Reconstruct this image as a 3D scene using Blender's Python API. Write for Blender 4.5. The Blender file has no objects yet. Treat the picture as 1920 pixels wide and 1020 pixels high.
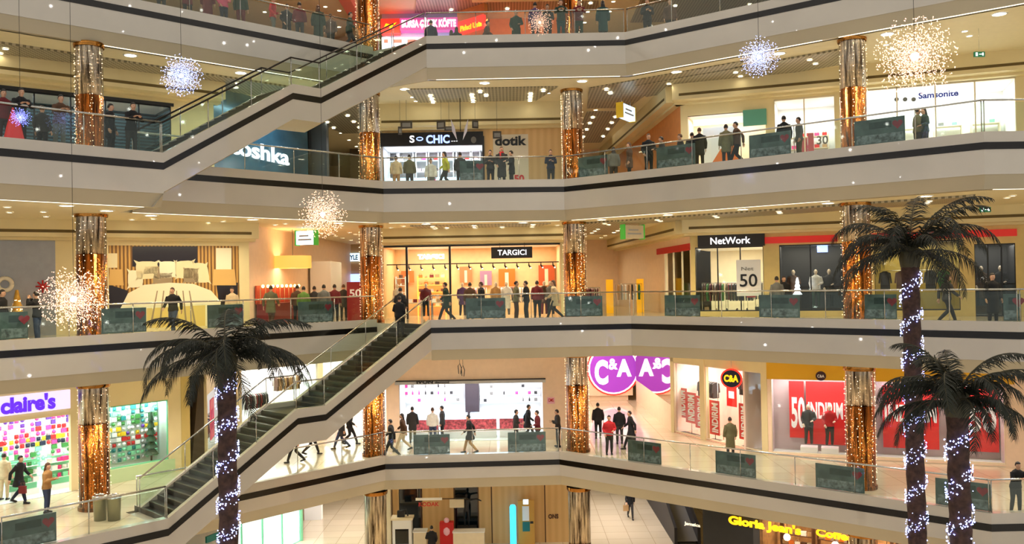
import bpy, math, random
from mathutils import Vector, Matrix
import numpy as np

# ------------------------------------------------------------------ camera, world, exposure
SC = bpy.context.scene
COL = SC.collection
F, CX, CY, HOR, ROLL, CZ = 1650.0, 960.0, 510.0, 528.0, -0.018, 1.55
CR = Matrix.Rotation(math.pi/2 + math.atan((HOR-CY)/F), 3, 'X') @ Matrix.Rotation(ROLL, 3, 'Z')
cam_data = bpy.data.cameras.new('camera')
cam_data.sensor_width = 36.0
cam_data.lens = F/1920*36
cam_data.clip_end = 400
cam = bpy.data.objects.new('camera', cam_data)
COL.objects.link(cam)
cam.matrix_world = Matrix.Translation((0, 0, CZ)) @ CR.to_4x4()
SC.camera = cam
SC.view_settings.view_transform = 'Standard'
SC.view_settings.look = 'None'
SC.view_settings.gamma = 1.0
SC.view_settings.use_curve_mapping = False
SC.view_settings.exposure = 0.35

W = bpy.data.worlds.new('world'); SC.world = W; W.use_nodes = True
nt = W.node_tree; nt.nodes.clear()
def wn(t, **k):
    n = nt.nodes.new(t)
    for a, b in k.items(): setattr(n, a, b)
    return n
# added glow pattern imitating lit galleries and lamps, for fill light and reflections
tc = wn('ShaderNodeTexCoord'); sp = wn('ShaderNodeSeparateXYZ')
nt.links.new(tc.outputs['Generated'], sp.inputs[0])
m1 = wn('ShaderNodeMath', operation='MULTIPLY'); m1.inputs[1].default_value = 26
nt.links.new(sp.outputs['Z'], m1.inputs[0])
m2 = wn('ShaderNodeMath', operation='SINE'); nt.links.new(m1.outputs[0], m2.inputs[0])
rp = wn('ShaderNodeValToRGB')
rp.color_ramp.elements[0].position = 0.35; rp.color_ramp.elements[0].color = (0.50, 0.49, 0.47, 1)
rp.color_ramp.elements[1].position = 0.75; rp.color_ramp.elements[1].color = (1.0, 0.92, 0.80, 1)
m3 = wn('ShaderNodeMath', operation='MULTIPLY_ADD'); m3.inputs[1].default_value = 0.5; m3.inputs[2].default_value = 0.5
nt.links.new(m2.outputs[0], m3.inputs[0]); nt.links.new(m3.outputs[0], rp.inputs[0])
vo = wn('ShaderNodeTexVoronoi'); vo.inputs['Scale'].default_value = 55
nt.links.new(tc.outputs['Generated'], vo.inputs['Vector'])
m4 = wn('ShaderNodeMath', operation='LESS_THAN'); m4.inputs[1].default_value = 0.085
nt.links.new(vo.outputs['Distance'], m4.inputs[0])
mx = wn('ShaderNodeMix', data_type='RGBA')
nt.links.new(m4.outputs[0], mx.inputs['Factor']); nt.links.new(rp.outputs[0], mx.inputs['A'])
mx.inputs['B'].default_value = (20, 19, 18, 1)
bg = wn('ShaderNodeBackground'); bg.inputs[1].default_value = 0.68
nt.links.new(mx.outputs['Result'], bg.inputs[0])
wo = wn('ShaderNodeOutputWorld'); nt.links.new(bg.outputs[0], wo.inputs[0])

# ------------------------------------------------------------------ drafting helpers
def ray(x, y):
    return CR @ Vector(((x-CX)/F, (CY-y)/F, -1))
def at_depth(x, y, d):
    r = ray(x, y); t = d/r.y
    return Vector((r.x*t, d, CZ + r.z*t))
def at_z(x, y, z):
    r = ray(x, y); t = (z-CZ)/r.z
    return Vector((r.x*t, r.y*t, z))
def V2(p): return Vector((p[0], p[1]))

class Frame:
    """a vertical plane of the building from A to B (left to right as seen from the atrium), z0 = its floor"""
    def __init__(s, A, B, z0):
        s.A, s.B, s.z0 = V2(A), V2(B), z0
        s.d = (s.B-s.A).normalized(); s.n = Vector((s.d.y, -s.d.x)); s.L = (s.B-s.A).length
        s.rz = math.atan2(s.d.y, s.d.x)
    def p(s, a, w, z):
        q = s.A + s.d*a + s.n*w
        return Vector((q.x, q.y, s.z0+z))
    def px(s, x, y, w=0.0):
        r = ray(x, y); n = s.n; A = s.A + n*w
        t = (n.x*A.x+n.y*A.y)/(n.x*r.x+n.y*r.y)
        q = Vector((r.x*t, r.y*t))
        return (q-A).dot(s.d), CZ + r.z*t - s.z0
    def rect(s, x0, y0, x1, y1, w=0.0):
        ym = (y0+y1)/2
        a0 = s.px(x0, ym, w)[0]; a1 = s.px(x1, ym, w)[0]
        xm = (x0+x1)/2
        return a0, a1, s.px(xm, y1, w)[1], s.px(xm, y0, w)[1]

class MB:
    def __init__(s): s.v = []; s.f = []; s.m = []; s.sm = []
    def add(s, vs, fs, mi=0, smooth=False):
        o = len(s.v); s.v += [tuple(v) for v in vs]
        for f in fs: s.f.append(tuple(i+o for i in f)); s.m.append(mi); s.sm.append(smooth)
        return s
    def box(s, c, h, R=None, mi=0):
        vs = []
        for sx in (-1, 1):
            for sy in (-1, 1):
                for sz in (-1, 1):
                    v = Vector((sx*h[0], sy*h[1], sz*h[2]))
                    if R is not None: v = R @ v
                    vs.append(v + Vector(c))
        return s.add(vs, [(0,1,3,2),(4,6,7,5),(0,4,5,1),(2,3,7,6),(0,2,6,4),(1,5,7,3)], mi)
    def bx(s, x0, x1, y0, y1, z0, z1, mi=0):
        return s.box(((x0+x1)/2, (y0+y1)/2, (z0+z1)/2), (abs(x1-x0)/2, abs(y1-y0)/2, abs(z1-z0)/2), None, mi)
    def fb(s, fr, a0, a1, z0, z1, w0, w1, mi=0):
        P = [fr.p(a, w, z) for a in (a0, a1) for w in (w0, w1) for z in (z0, z1)]
        return s.add(P, [(0,1,3,2),(4,6,7,5),(0,4,5,1),(2,3,7,6),(0,2,6,4),(1,5,7,3)], mi)
    def tube(s, pts, rads, n=8, mi=0, cap=True, flat=None, ref=None):
        pts = [Vector(p) for p in pts]
        if not hasattr(rads, '__len__'): rads = [rads]*len(pts)
        rings = []; up = Vector(ref) if ref else None; o = len(s.v)
        for i, p in enumerate(pts):
            t = (pts[min(i+1, len(pts)-1)] - pts[max(i-1, 0)]).normalized()
            a = up if up is not None else Vector((0, 0, 1)) if abs(t.z) < .9 else Vector((1, 0, 0))
            x = t.cross(a)
            if x.length < 1e-5: x = t.cross(Vector((0.3, 1, 0.1)))
            x.normalize(); y = x.cross(t).normalized()
            if up is None: up = y
            r = rads[i]; rx, ry = (r if hasattr(r, '__len__') else (r, r))
            for k in range(n):
                q = 2*math.pi*k/n
                s.v.append(tuple(p + x*math.cos(q)*rx + y*math.sin(q)*ry))
        for i in range(len(pts)-1):
            for k in range(n):
                a = o+i*n+k; b = o+i*n+(k+1) % n
                s.f.append((a, b, b+n, a+n)); s.m.append(mi); s.sm.append(True)
        if cap:
            s.f.append(tuple(o+k for k in reversed(range(n)))); s.m.append(mi); s.sm.append(False)
            e = o+(len(pts)-1)*n
            s.f.append(tuple(e+k for k in range(n))); s.m.append(mi); s.sm.append(False)
        return s
    def lathe(s, c, prof, n=24, mi=0):
        """prof: (radius, z) pairs bottom to top"""
        o = len(s.v)
        for r, z in prof:
            for k in range(n):
                q = 2*math.pi*k/n
                s.v.append((c[0]+r*math.cos(q), c[1]+r*math.sin(q), c[2]+z))
        for i in range(len(prof)-1):
            for k in range(n):
                a = o+i*n+k; b = o+i*n+(k+1) % n
                s.f.append((a, b, b+n, a+n)); s.m.append(mi); s.sm.append(True)
        return s
    def ball(s, c, r, R=None, n=10, m=6, mi=0):
        r = r if hasattr(r, '__len__') else (r, r, r)
        vs = []; fs = []
        for i in range(m+1):
            th = math.pi*i/m
            for k in range(n):
                q = 2*math.pi*k/n
                v = Vector((r[0]*math.sin(th)*math.cos(q), r[1]*math.sin(th)*math.sin(q), r[2]*math.cos(th)))
                if R is not None: v = R @ v
                vs.append(v+Vector(c))
        for i in range(m):
            for k in range(n):
                a = i*n+k; b = i*n+(k+1) % n
                fs.append((a, a+n, b+n, b))
        return s.add(vs, fs, mi, True)
    def poly(s, pts, z0, z1, mi=0):
        n = len(pts)
        vs = [(p[0], p[1], z0) for p in pts] + [(p[0], p[1], z1) for p in pts]
        return s.add(vs, [tuple(reversed(range(n))), tuple(range(n, 2*n))] + [(i, (i+1) % n, (i+1) % n+n, i+n) for i in range(n)], mi)
    def mesh(s, name, mats):
        me = bpy.data.meshes.new(name)
        me.from_pydata(s.v, [], s.f)
        for m in (mats if isinstance(mats, (list, tuple)) else [mats]): me.materials.append(m)
        me.polygons.foreach_set('material_index', s.m); me.polygons.foreach_set('use_smooth', s.sm)
        me.update()
        return me
    def build(s, name, mats, parent=None, origin=None):
        if origin is not None:
            ox, oy, oz = origin; s.v = [(x-ox, y-oy, z-oz) for x, y, z in s.v]
        o = bpy.data.objects.new(name, s.mesh(name, mats)); COL.objects.link(o)
        if origin is not None: o.location = origin
        if parent is not None: o.parent = parent
        return o

def tag(o, label=None, cat=None, group=None, kind=None):
    if label: o['label'] = label
    if cat: o['category'] = cat
    if group: o['group'] = group
    if kind: o['kind'] = kind
    return o
def struct(o): o['kind'] = 'structure'; return o
def empty(name, loc=(0, 0, 0), rz=0.0, label=None, cat=None, group=None):
    o = bpy.data.objects.new(name, None); COL.objects.link(o)
    o.location = loc; o.rotation_euler = (0, 0, rz); o.empty_display_size = .2
    return tag(o, label, cat, group)
def fr_empty(name, fr, a, w, z, label=None, cat=None, group=None):
    return empty(name, fr.p(a, w, z), fr.rz, label, cat, group)
def copy_tree(o, parent=None, loc=None, rz=None):
    c = o.copy(); COL.objects.link(c)
    if parent is not None: c.parent = parent
    if loc is not None: c.location = loc
    if rz is not None: c.rotation_euler = (0, 0, rz)
    for ch in list(o.children): copy_tree(ch, c)
    return c

# ------------------------------------------------------------------ materials
MATS = {}
def srgb(r, g, b):
    return tuple(((c/255)/12.92 if c/255 <= .04045 else ((c/255+.055)/1.055)**2.4) for c in (r, g, b))
def mat(name, rgb, rough=.5, metal=0.0, emit=None, es=1.0, var=0.0, vscale=4.0, bump=0.0, coat=0.0, spec=.5, lin=False):
    if name in MATS: return MATS[name]
    m = bpy.data.materials.new(name); m.use_nodes = True; t = m.node_tree
    b = t.nodes['Principled BSDF']
    c = rgb if lin else srgb(*rgb)
    b.inputs['Base Color'].default_value = (*c, 1)
    b.inputs['Roughness'].default_value = rough; b.inputs['Metallic'].default_value = metal
    b.inputs['Coat Weight'].default_value = coat; b.inputs['Coat Roughness'].default_value = .015; b.inputs['Coat IOR'].default_value = 1.5 if coat < .9 else 1.75; b.inputs['Specular IOR Level'].default_value = spec
    if emit is not None:
        b.inputs['Emission Color'].default_value = (*srgb(*emit), 1); b.inputs['Emission Strength'].default_value = es
    if var or bump:
        tcn = t.nodes.new('ShaderNodeTexCoord'); nz = t.nodes.new('ShaderNodeTexNoise'); nz.inputs['Scale'].default_value = vscale; nz.inputs['Detail'].default_value = 3
        t.links.new(tcn.outputs['Object'], nz.inputs['Vector'])
        if var:
            r = t.nodes.new('ShaderNodeValToRGB')
            r.color_ramp.elements[0].color = (*[x*(1-var) for x in c], 1); r.color_ramp.elements[0].position = .3
            r.color_ramp.elements[1].color = (*[min(1, x*(1+var)) for x in c], 1); r.color_ramp.elements[1].position = .7
            t.links.new(nz.outputs['Fac'], r.inputs[0]); t.links.new(r.outputs[0], b.inputs['Base Color'])
        if bump:
            bp = t.nodes.new('ShaderNodeBump'); bp.inputs['Strength'].default_value = bump; bp.inputs['Distance'].default_value = .02
            t.links.new(nz.outputs['Fac'], bp.inputs['Height']); t.links.new(bp.outputs[0], b.inputs['Normal'])
    MATS[name] = m
    return m
def wave_mat(name, c1, c2, scale, direction='X', rough=.5, dist=0.0, metal=0.0, sharp=(.45, .55), rot=None, emit=0.0):
    """stripes between two colours"""
    if name in MATS: return MATS[name]
    m = bpy.data.materials.new(name); m.use_nodes = True; t = m.node_tree; b = t.nodes['Principled BSDF']
    tcn = t.nodes.new('ShaderNodeTexCoord'); mp = t.nodes.new('ShaderNodeMapping')
    if rot: mp.inputs['Rotation'].default_value = rot
    w = t.nodes.new('ShaderNodeTexWave'); w.bands_direction = direction; w.inputs['Scale'].default_value = scale; w.inputs['Distortion'].default_value = dist
    r = t.nodes.new('ShaderNodeValToRGB')
    r.color_ramp.elements[0].position = sharp[0]; r.color_ramp.elements[0].color = (*srgb(*c1), 1)
    r.color_ramp.elements[1].position = sharp[1]; r.color_ramp.elements[1].color = (*srgb(*c2), 1)
    t.links.new(tcn.outputs['Object'], mp.inputs[0]); t.links.new(mp.outputs[0], w.inputs['Vector']); t.links.new(w.outputs['Fac'], r.inputs[0]); t.links.new(r.outputs[0], b.inputs['Base Color'])
    b.inputs['Roughness'].default_value = rough; b.inputs['Metallic'].default_value = metal
    if emit:
        t.links.new(r.outputs[0], b.inputs['Emission Color']); b.inputs['Emission Strength'].default_value = emit
    MATS[name] = m
    return m
def brick_mat(name, c1, c2, cm, w, h, mortar=.01, rough=.2, off=0.0, coord='Object', coat=0.0):
    if name in MATS: return MATS[name]
    m = bpy.data.materials.new(name); m.use_nodes = True; t = m.node_tree; b = t.nodes['Principled BSDF']
    tcn = t.nodes.new('ShaderNodeTexCoord')
    k = t.nodes.new('ShaderNodeTexBrick'); k.offset = off; k.inputs['Scale'].default_value = 1
    k.inputs['Brick Width'].default_value = w; k.inputs['Row Height'].default_value = h; k.inputs['Mortar Size'].default_value = mortar
    k.inputs['Color1'].default_value = (*srgb(*c1), 1); k.inputs['Color2'].default_value = (*srgb(*c2), 1); k.inputs['Mortar'].default_value = (*srgb(*cm), 1)
    t.links.new(tcn.outputs[coord], k.inputs['Vector']); t.links.new(k.outputs[0], b.inputs['Base Color'])
    b.inputs['Roughness'].default_value = rough; b.inputs['Coat Weight'].default_value = coat
    MATS[name] = m
    return m
def glass_mat(name, tint=(.86, .95, .90), refl=1.0):
    if name in MATS: return MATS[name]
    m = bpy.data.materials.new(name); m.use_nodes = True; t = m.node_tree; t.nodes.clear()
    o = t.nodes.new('ShaderNodeOutputMaterial'); mxs = t.nodes.new('ShaderNodeMixShader')
    tr = t.nodes.new('ShaderNodeBsdfTransparent'); tr.inputs[0].default_value = (*tint, 1)
    g = t.nodes.new('ShaderNodeBsdfGlossy'); g.inputs['Roughness'].default_value = .02; g.inputs[0].default_value = (.95, 1, .97, 1)
    fz = t.nodes.new('ShaderNodeLayerWeight'); fz.inputs[0].default_value = .5
    pw = t.nodes.new('ShaderNodeMath'); pw.operation = 'POWER'; pw.inputs[1].default_value = 4
    t.links.new(fz.outputs['Facing'], pw.inputs[0])
    mu = t.nodes.new('ShaderNodeMath'); mu.operation = 'MULTIPLY_ADD'; mu.inputs[1].default_value = .5*refl; mu.inputs[2].default_value = .035*refl
    t.links.new(pw.outputs[0], mu.inputs[0]); t.links.new(mu.outputs[0], mxs.inputs[0]); t.links.new(tr.outputs[0], mxs.inputs[1]); t.links.new(g.outputs[0], mxs.inputs[2]); t.links.new(mxs.outputs[0], o.inputs[0])
    MATS[name] = m
    return m

M_fascia = mat('beige_panel', (200, 192, 178), .3, var=.05, vscale=.6, coat=1.0)
M_soffit = mat('beige_soffit', (190, 178, 150), .3, var=.04, vscale=.6)
M_band = mat('black_granite', (16, 12, 10), .15, var=.4, vscale=6)
M_floor = brick_mat('marble_tiles', (222, 206, 178), (212, 196, 168), (170, 150, 120), 1.2, 1.2, .012, .16, coat=.3)
M_ceil = mat('cream_ceiling', (238, 226, 186), .6, var=.02)
M_cream = mat('cream_plaster', (234, 218, 168), .5, var=.04, vscale=1)
M_slot = mat('dark_slot', (104, 84, 34), .6, var=.1)
M_steel = mat('brushed_steel', (190, 190, 184), .25, 1.0, var=.05)
M_glass = glass_mat('railing_glass', (.91, .965, .935))
M_clear = glass_mat('clear_glass', (.96, .98, .97), .8)
M_white = mat('white_paint', (240, 238, 232), .4, var=.02)
M_black = mat('black_paint', (16, 16, 18), .35, var=.2)
M_lamp = mat('lamp_glow', (255, 250, 235), .4, emit=(255, 244, 214), es=16)
M_coldlamp = mat('cold_glow', (240, 248, 255), .4, emit=(235, 245, 255), es=7)
M_gold = mat('gold_mirror', (178, 122, 58), .09, 1.0, var=.25, vscale=3)
M_silver = mat('silver_mirror', (214, 206, 190), .08, 1.0, var=.12, vscale=3)
M_wood = wave_mat('light_wood', (226, 186, 128), (236, 200, 146), 3, 'X', .35, 2.0)

def perf_mat():
    m = bpy.data.materials.new('perforated_metal'); m.use_nodes = True; t = m.node_tree; b = t.nodes['Principled BSDF']
    tcn = t.nodes.new('ShaderNodeTexCoord'); mp = t.nodes.new('ShaderNodeMapping'); mp.inputs['Rotation'].default_value = (0, 0, .785); mp.inputs['Scale'].default_value = (9, 9, 9)
    ck = t.nodes.new('ShaderNodeTexChecker'); ck.inputs['Scale'].default_value = 1
    ck.inputs[1].default_value = (*srgb(128, 122, 100), 1); ck.inputs[2].default_value = (*srgb(194, 186, 160), 1)
    t.links.new(tcn.outputs['Object'], mp.inputs[0]); t.links.new(mp.outputs[0], ck.inputs[0]); t.links.new(ck.outputs[0], b.inputs['Base Color'])
    b.inputs['Roughness'].default_value = .4; b.inputs['Metallic'].default_value = .3
    return m
M_perf = perf_mat()

def spot(name, loc, power, color=(1, .86, .66), size=2.4, parent=None, blend=.6, rad=.12):
    l = bpy.data.lights.new(name, 'SPOT'); l.energy = power; l.color = color; l.spot_size = size; l.spot_blend = blend; l.shadow_soft_size = rad
    o = bpy.data.objects.new(name, l); COL.objects.link(o); o.location = loc
    if parent: o.parent = parent
    return o
def area(name, loc, sx, sy, power, color=(1, .88, .7), rz=0.0, parent=None, tilt=0.0):
    l = bpy.data.lights.new(name, 'AREA'); l.shape = 'RECTANGLE'; l.size = sx; l.size_y = sy; l.energy = power; l.color = color
    o = bpy.data.objects.new(name, l); COL.objects.link(o); o.location = loc; o.rotation_euler = (tilt, 0, rz)
    if parent: o.parent = parent
    return o

FONT = bpy.data.curves.new('f', 'FONT').font
def text(name, s, fr, a, z, h, m, parent=None, w=.03, bold=0.0, ext=.015, width=None, rot=0.0, shear=0.0, space=1.0):
    """lettering on a frame plane: lower left at (a, z), capital height h; width stretches it"""
    c = bpy.data.curves.new(name, 'FONT'); c.body = s; c.size = 1.0; c.extrude = ext; c.offset = bold; c.shear = shear; c.space_character = space
    c.resolution_u = 4
    o = bpy.data.objects.new(name, c)
    me = bpy.data.meshes.new_from_object(o)
    co = np.array([v.co[:] for v in me.vertices]) if len(me.vertices) else np.zeros((1, 3))
    mn, mxx = co.min(0), co.max(0)
    sy = h/.72 if h > 0 else 1
    sx = sy if width is None else width/max(1e-6, mxx[0]-mn[0])
    R = Matrix(((fr.d.x, 0, fr.n.x), (fr.d.y, 0, fr.n.y), (0, 1, 0)))
    cr, sr = math.cos(rot), math.sin(rot)
    for v in me.vertices:
        x = (v.co.x-mn[0])*sx; y = v.co.y*sy; x, y = x*cr-y*sr, x*sr+y*cr
        v.co = R @ Vector((x, y, v.co.z)) + fr.p(a, w, z)
    me.materials.clear(); me.materials.append(m)
    bpy.data.objects.remove(o); bpy.data.curves.remove(c)
    q = bpy.data.objects.new(name, me); COL.objects.link(q)
    if parent is not None:
        if parent.type == 'EMPTY':
            parent = next((c for c in parent.children if c.name.split('.')[0] in ('panel', 'sheet', 'flag', 'plate')), parent)
        q.parent = parent
        # parents of lettering stand at the world origin or carry their own place
        if parent.type == 'EMPTY' or tuple(parent.location) != (0, 0, 0):
            q.matrix_parent_inverse = (Matrix.Translation(parent.location) @ Matrix.Rotation(parent.rotation_euler.z, 4, 'Z')).inverted()
    return q
def keep(o, parent):
    """parent o, whose mesh is in world coordinates, without moving it"""
    o.parent = parent
    o.matrix_parent_inverse = (Matrix.Translation(parent.location) @ Matrix.Rotation(parent.rotation_euler.z, 4, 'Z')).inverted()
    return o
# ------------------------------------------------------------------ levels and plan
LV = {0: -12.0, 1: -6.0, 2: 0.0, 3: 6.0, 4: 12.0, 5: 18.0}     # top of kerb
CE = {1: -1.5, 2: -1.72, 3: -1.8, 4: -1.8, 5: -1.75}
FZ = -0.18                                                       # floor below the kerb top
CEIL = -1.75                                                     # underside of a slab below its kerb top
A_ = (-11.4, 28.9); B_ = (-3.45, 37.1)
SD = (V2(B_)-V2(A_)).normalized(); SN = Vector((-SD.y, SD.x))    # along the stairs, and away from the atrium
SW = 2.3
A2 = tuple(V2(A_)+SN*SW); B2 = tuple(V2(B_)+SN*SW)
EDGE = {
 1: [(-19.0, 20.7), A_, A2, (-5.7, 38.6), (1.95, 38.95), (14.9, 27.7), (27, 27.9)],
 2: [(-22.0, 21.1), (-16.1, 27.6), (-6.0, 38.85), B_, (5.05, 37.6), (16.0, 27.8), (27, 27.9)],
 3: [(-19.0, 20.7), A_, A2, (-5.5, 38.0), (2.35, 38.5), (14.9, 27.6), (27, 27.8)],
 4: [(-22.0, 23.8), (-14.9, 30.3), (-5.95, 38.7), B_, (4.95, 37.05), (11.6, 31.8), (20.0, 25.2)],
 5: [(-22.0, 23.8), (-14.9, 30.3), (-5.95, 38.7), (4.95, 38.7), (20.0, 25.2)],
}
OPEN = {1: [1], 3: [1], 2: [2], 4: [2], 5: []}                    # edge segments where the stairs land
BACK = [(30, 64), (-34, 64)]

def offset_line(pts, w):
    """polyline moved w to the gallery side, mitred"""
    P = [V2(p) for p in pts]; out = []
    for i, p in enumerate(P):
        ns = []
        if i > 0: d = (p-P[i-1]).normalized(); ns.append(Vector((-d.y, d.x)))
        if i < len(P)-1: d = (P[i+1]-p).normalized(); ns.append(Vector((-d.y, d.x)))
        if len(ns) == 2:
            m = (ns[0]+ns[1]); m.normalize(); k = w/max(.35, m.dot(ns[0]))
            out.append(p+m*k)
        else: out.append(p+ns[0]*w)
    return out
def sweep(mb, pts, prof, mi=0):
    """prof: (offset towards gallery, z) list, open"""
    rings = [offset_line(pts, w) for w, z in prof]
    n = len(pts); vs = []; fs = []
    for j, (w, z) in enumerate(prof):
        for p in rings[j]: vs.append((p.x, p.y, z))
    for j in range(len(prof)-1):
        for i in range(n-1):
            a = j*n+i; fs.append((a, a+n, a+n+1, a+1))
    mb.add(vs, fs, mi)

def runs(L):
    e = EDGE[L]; op = OPEN[L]; out = []; cur = [e[0]]
    for i in range(len(e)-1):
        if i in op:
            out.append(cur); cur = [e[i+1]]
        else: cur.append(e[i+1])
    out.append(cur)
    return [r for r in out if len(r) > 1]

for L in (1, 2, 3, 4, 5):
    z = LV[L]; e = EDGE[L]
    inner = offset_line(e, .32); cl = CE[L]; fb_ = cl+.45
    # slab floor
    if L < 5:
        mb = MB(); mb.poly([(p.x, p.y) for p in inner]+[(34, 27.9), *BACK, (-34, 20)], z-.3, z+FZ)
        struct(mb.build('floor', M_floor))
    # ceiling of the level below
    mb = MB(); mb.poly([(p.x, p.y) for p in offset_line(e, .4)]+[(34, 27.9), *BACK, (-34, 20)], z+cl, z+cl+.2)
    struct(mb.build('ceiling', M_ceil))
    # fascia
    for r in ([e] if L == 5 else runs(L)):
        mb = MB()
        sweep(mb, r, [(.32, z+FZ-.05), (.32, z), (.0, z), (0, z-.335)])
        sweep(mb, r, [(0, z-.565), (0, z+fb_), (.03, z+fb_)])
        sweep(mb, r, [(.03, z+fb_), (.2, z+cl), (.5, z+cl)], 1)
        q = struct(mb.build('trim_1', [M_fascia, M_soffit]))
        mb = MB(); sweep(mb, r, [(.02, z-.335), (-.012, z-.335), (-.012, z-.565), (.02, z-.565)])
        b = mb.build('granite_band', M_band, q); b['label'] = 'black granite stripe'
    for i in OPEN[L]:                                              # slab edge under the stair landing
        mb = MB(); a, b = e[i], e[i+1]
        sweep(mb, [a, b], [(.32, z+FZ), (0, z+FZ), (0, z+fb_), (.35, z+cl)])
        struct(mb.build('trim_2', M_fascia))
mb = MB(); mb.bx(-34, 34, 8, 64, LV[0]-.5, LV[0]+FZ)
struct(mb.build('floor', M_floor))
mb = MB(); mb.bx(-36, 36, 64, 64.3, -13, 19); struct(mb.build('wall_back', M_cream))
mb = MB(); mb.bx(-34.3, -34, 18, 64, -13, 19); struct(mb.build('wall_left', M_cream))
mb = MB(); mb.bx(34, 34.3, 18, 64, -13, 19); struct(mb.build('wall_right', M_cream))

# ------------------------------------------------------------------ facades (plan lines of the shop fronts)
FC = {L: Frame((-6.25, 43.0), (3.0, 43.0), LV[L]+FZ) for L in (1, 2, 3)}
FC[0] = Frame((-6.6, 46.4), (3.6, 46.4), LV[0]+FZ)
FL = {1: Frame((-18.9, 31.4), (-14.1, 37.4), LV[1]+FZ), 2: Frame((-19.3, 32.7), (-11.2, 37.5), LV[2]+FZ), 3: Frame((-19.2, 32.3), (-12.6, 37.45), LV[3]+FZ)}
FR = {1: Frame((11.0, 38.3), (19.6, 35.0), LV[1]+FZ), 2: Frame((8.0, 39.4), (21, 34.5), LV[2]+FZ), 3: Frame((7.7, 39.5), (21, 34.5), LV[3]+FZ), 0: Frame((8.8, 36.0), (15.0, 31.3), LV[0]+FZ)}
FLC = {1: Frame((-15.2, 44.0), (-13.7, 37.9), LV[1]+FZ), 2: Frame((-11.2, 37.5), (-10.6, 58), LV[2]+FZ), 3: Frame((-12.6, 37.45), (-10.2, 44.5), LV[3]+FZ)}
# corridor walls to the right of the island are seen from the left: run them front to back reversed
FRC = {1: Frame((7.75, 56.0), (7.9, 44.4), LV[1]+FZ), 2: Frame((7.0, 58.0), (8.0, 39.4), LV[2]+FZ), 3: Frame((6.6, 58.0), (7.7, 39.5), LV[3]+FZ)}
FRG = Frame((7.9, 44.4), (11.0, 38.3), LV[1]+FZ)                 # glass front between corridor and the yellow windows

def wall(fr, a0, a1, z0, z1, m, name='wall_shop', w0=-.25, w1=0.0):
    mb = MB(); mb.fb(fr, a0, a1, z0, z1, w0, w1)
    return struct(mb.build(name, m))

# ceiling fittings --------------------------------------------------
CH = 6+CEIL-FZ                                                     # floor to ceiling
def bulkhead(L, a, b, out=.9, drop=.45, m=None):
    """stepped cream bulkhead over a shop front with a dark air slot"""
    fr = Frame(a, b, LV[L]+FZ); z1 = CH+.05; z0 = 3.72 if L == 2 else (3.3 if fr.L < 12 and abs(fr.d.y) < .01 else 3.6)
    mb = MB(); mb.fb(fr, -.2, fr.L+.2, z0, z1, -.1, out)
    mb.fb(fr, -.2, fr.L+.2, z0-.1, z0, -.1, out*.4)
    q = struct(mb.build('trim_3', m or M_cream))
    mb = MB(); mb.fb(fr, .1, fr.L-.1, z0+.16, z0+.27, out-.01, out+.012)
    keep(mb.build('air_slot', M_slot), q)
for L in (2, 3):
    bulkhead(L, FL[L].p(-5, 0, 0)[:2], FL[L].B); bulkhead(L, FR[L].A, FR[L].p(FR[L].L+6, 0, 0)[:2], .9)
    bulkhead(L, FC[L].A, FC[L].B, .8); bulkhead(L, FRC[L].A, FRC[L].B, .7)
PERF = []
def inside(p, poly):
    c = False; n = len(poly)
    for i in range(n):
        (x1, y1), (x2, y2) = poly[i], poly[i-1]
        if (y1 > p[1]) != (y2 > p[1]) and p[0] < (x2-x1)*(p[1]-y1)/(y2-y1)+x1: c = not c
    return c
# perforated metal ceiling strips that follow the edge
for L in (3, 4, 5):
    e = EDGE[L]; z = LV[L]+CE[L]
    segs = [(3, 4)] if L == 5 else [(len(e)-3, len(e)-2), (len(e)-2, len(e)-1)]
    P1 = offset_line(e, 1.9); P2 = offset_line(e, 4.3)
    for i, j in ([(0, 1), (1, 2), (4, 5)] if L == 4 else [(4, 5)] if L == 3 else segs):
        a, b, c, d = P1[i], P1[j], P2[j], P2[i]
        PERF.append((L, [(p.x, p.y) for p in (a, b, c, d)])); mb = MB(); mb.poly([(p.x, p.y) for p in (a, b, c, d)], z-.075, z-.002); struct(mb.build('ceiling', M_perf))
# centre bay and corridor fields of the upper levels
for L, P in ((4, [(-4.6, 39.0), (2.2, 39.0), (1.3, 41.9), (-4.3, 41.9)]), (4, [(3.6, 39.4), (9.6, 34.8), (8.6, 38.0), (6.6, 39.6), (6.0, 44.0), (3.9, 44.0)]),
             (4, [(4.0, 45), (6.0, 45), (5.7, 55), (4.0, 55)]), (4, [(-11.2, 39.5), (-7.2, 41.5), (-7.2, 50), (-9.5, 50)]),
             (3, [(-4.6, 40.0), (1.8, 40.0), (1.3, 41.8), (-4.3, 41.8)]),
             (5, [(-4.0, 40.5), (4.0, 40.5), (5.0, 47.5), (-5, 47.5)]), (5, [(7, 40.5), (15, 36), (18, 50), (7, 50)]),
             (3, [(3.4, 40.5), (6.3, 40.5), (6.0, 50), (3.6, 50)])):
    PERF.append((L, P)); pk = globals().get('pk', 0)+1; mb = MB(); mb.poly(P, LV[L]+CE[L]-.04-.004*pk, LV[L]+CE[L]-.002); struct(mb.build('ceiling', M_perf))

# slim light coves along the inner edge of the slabs
for L in (3, 4):
    for i in range(len(EDGE[L])-1):
        if i in OPEN[L] or (L == 4 and i == 0): continue
        P = offset_line(EDGE[L], .26); a, b = P[i], P[i+1]; fr = Frame(a, b, LV[L]+CE[L]); mb = MB(); mb.fb(fr, .3, min(fr.L, 12)-.3, -.012, -.001, -.03, .03)
        struct(mb.build('trim_14', mat('cove_strip', (255, 246, 225), .5, emit=(255, 244, 220), es=1.5)))
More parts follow.
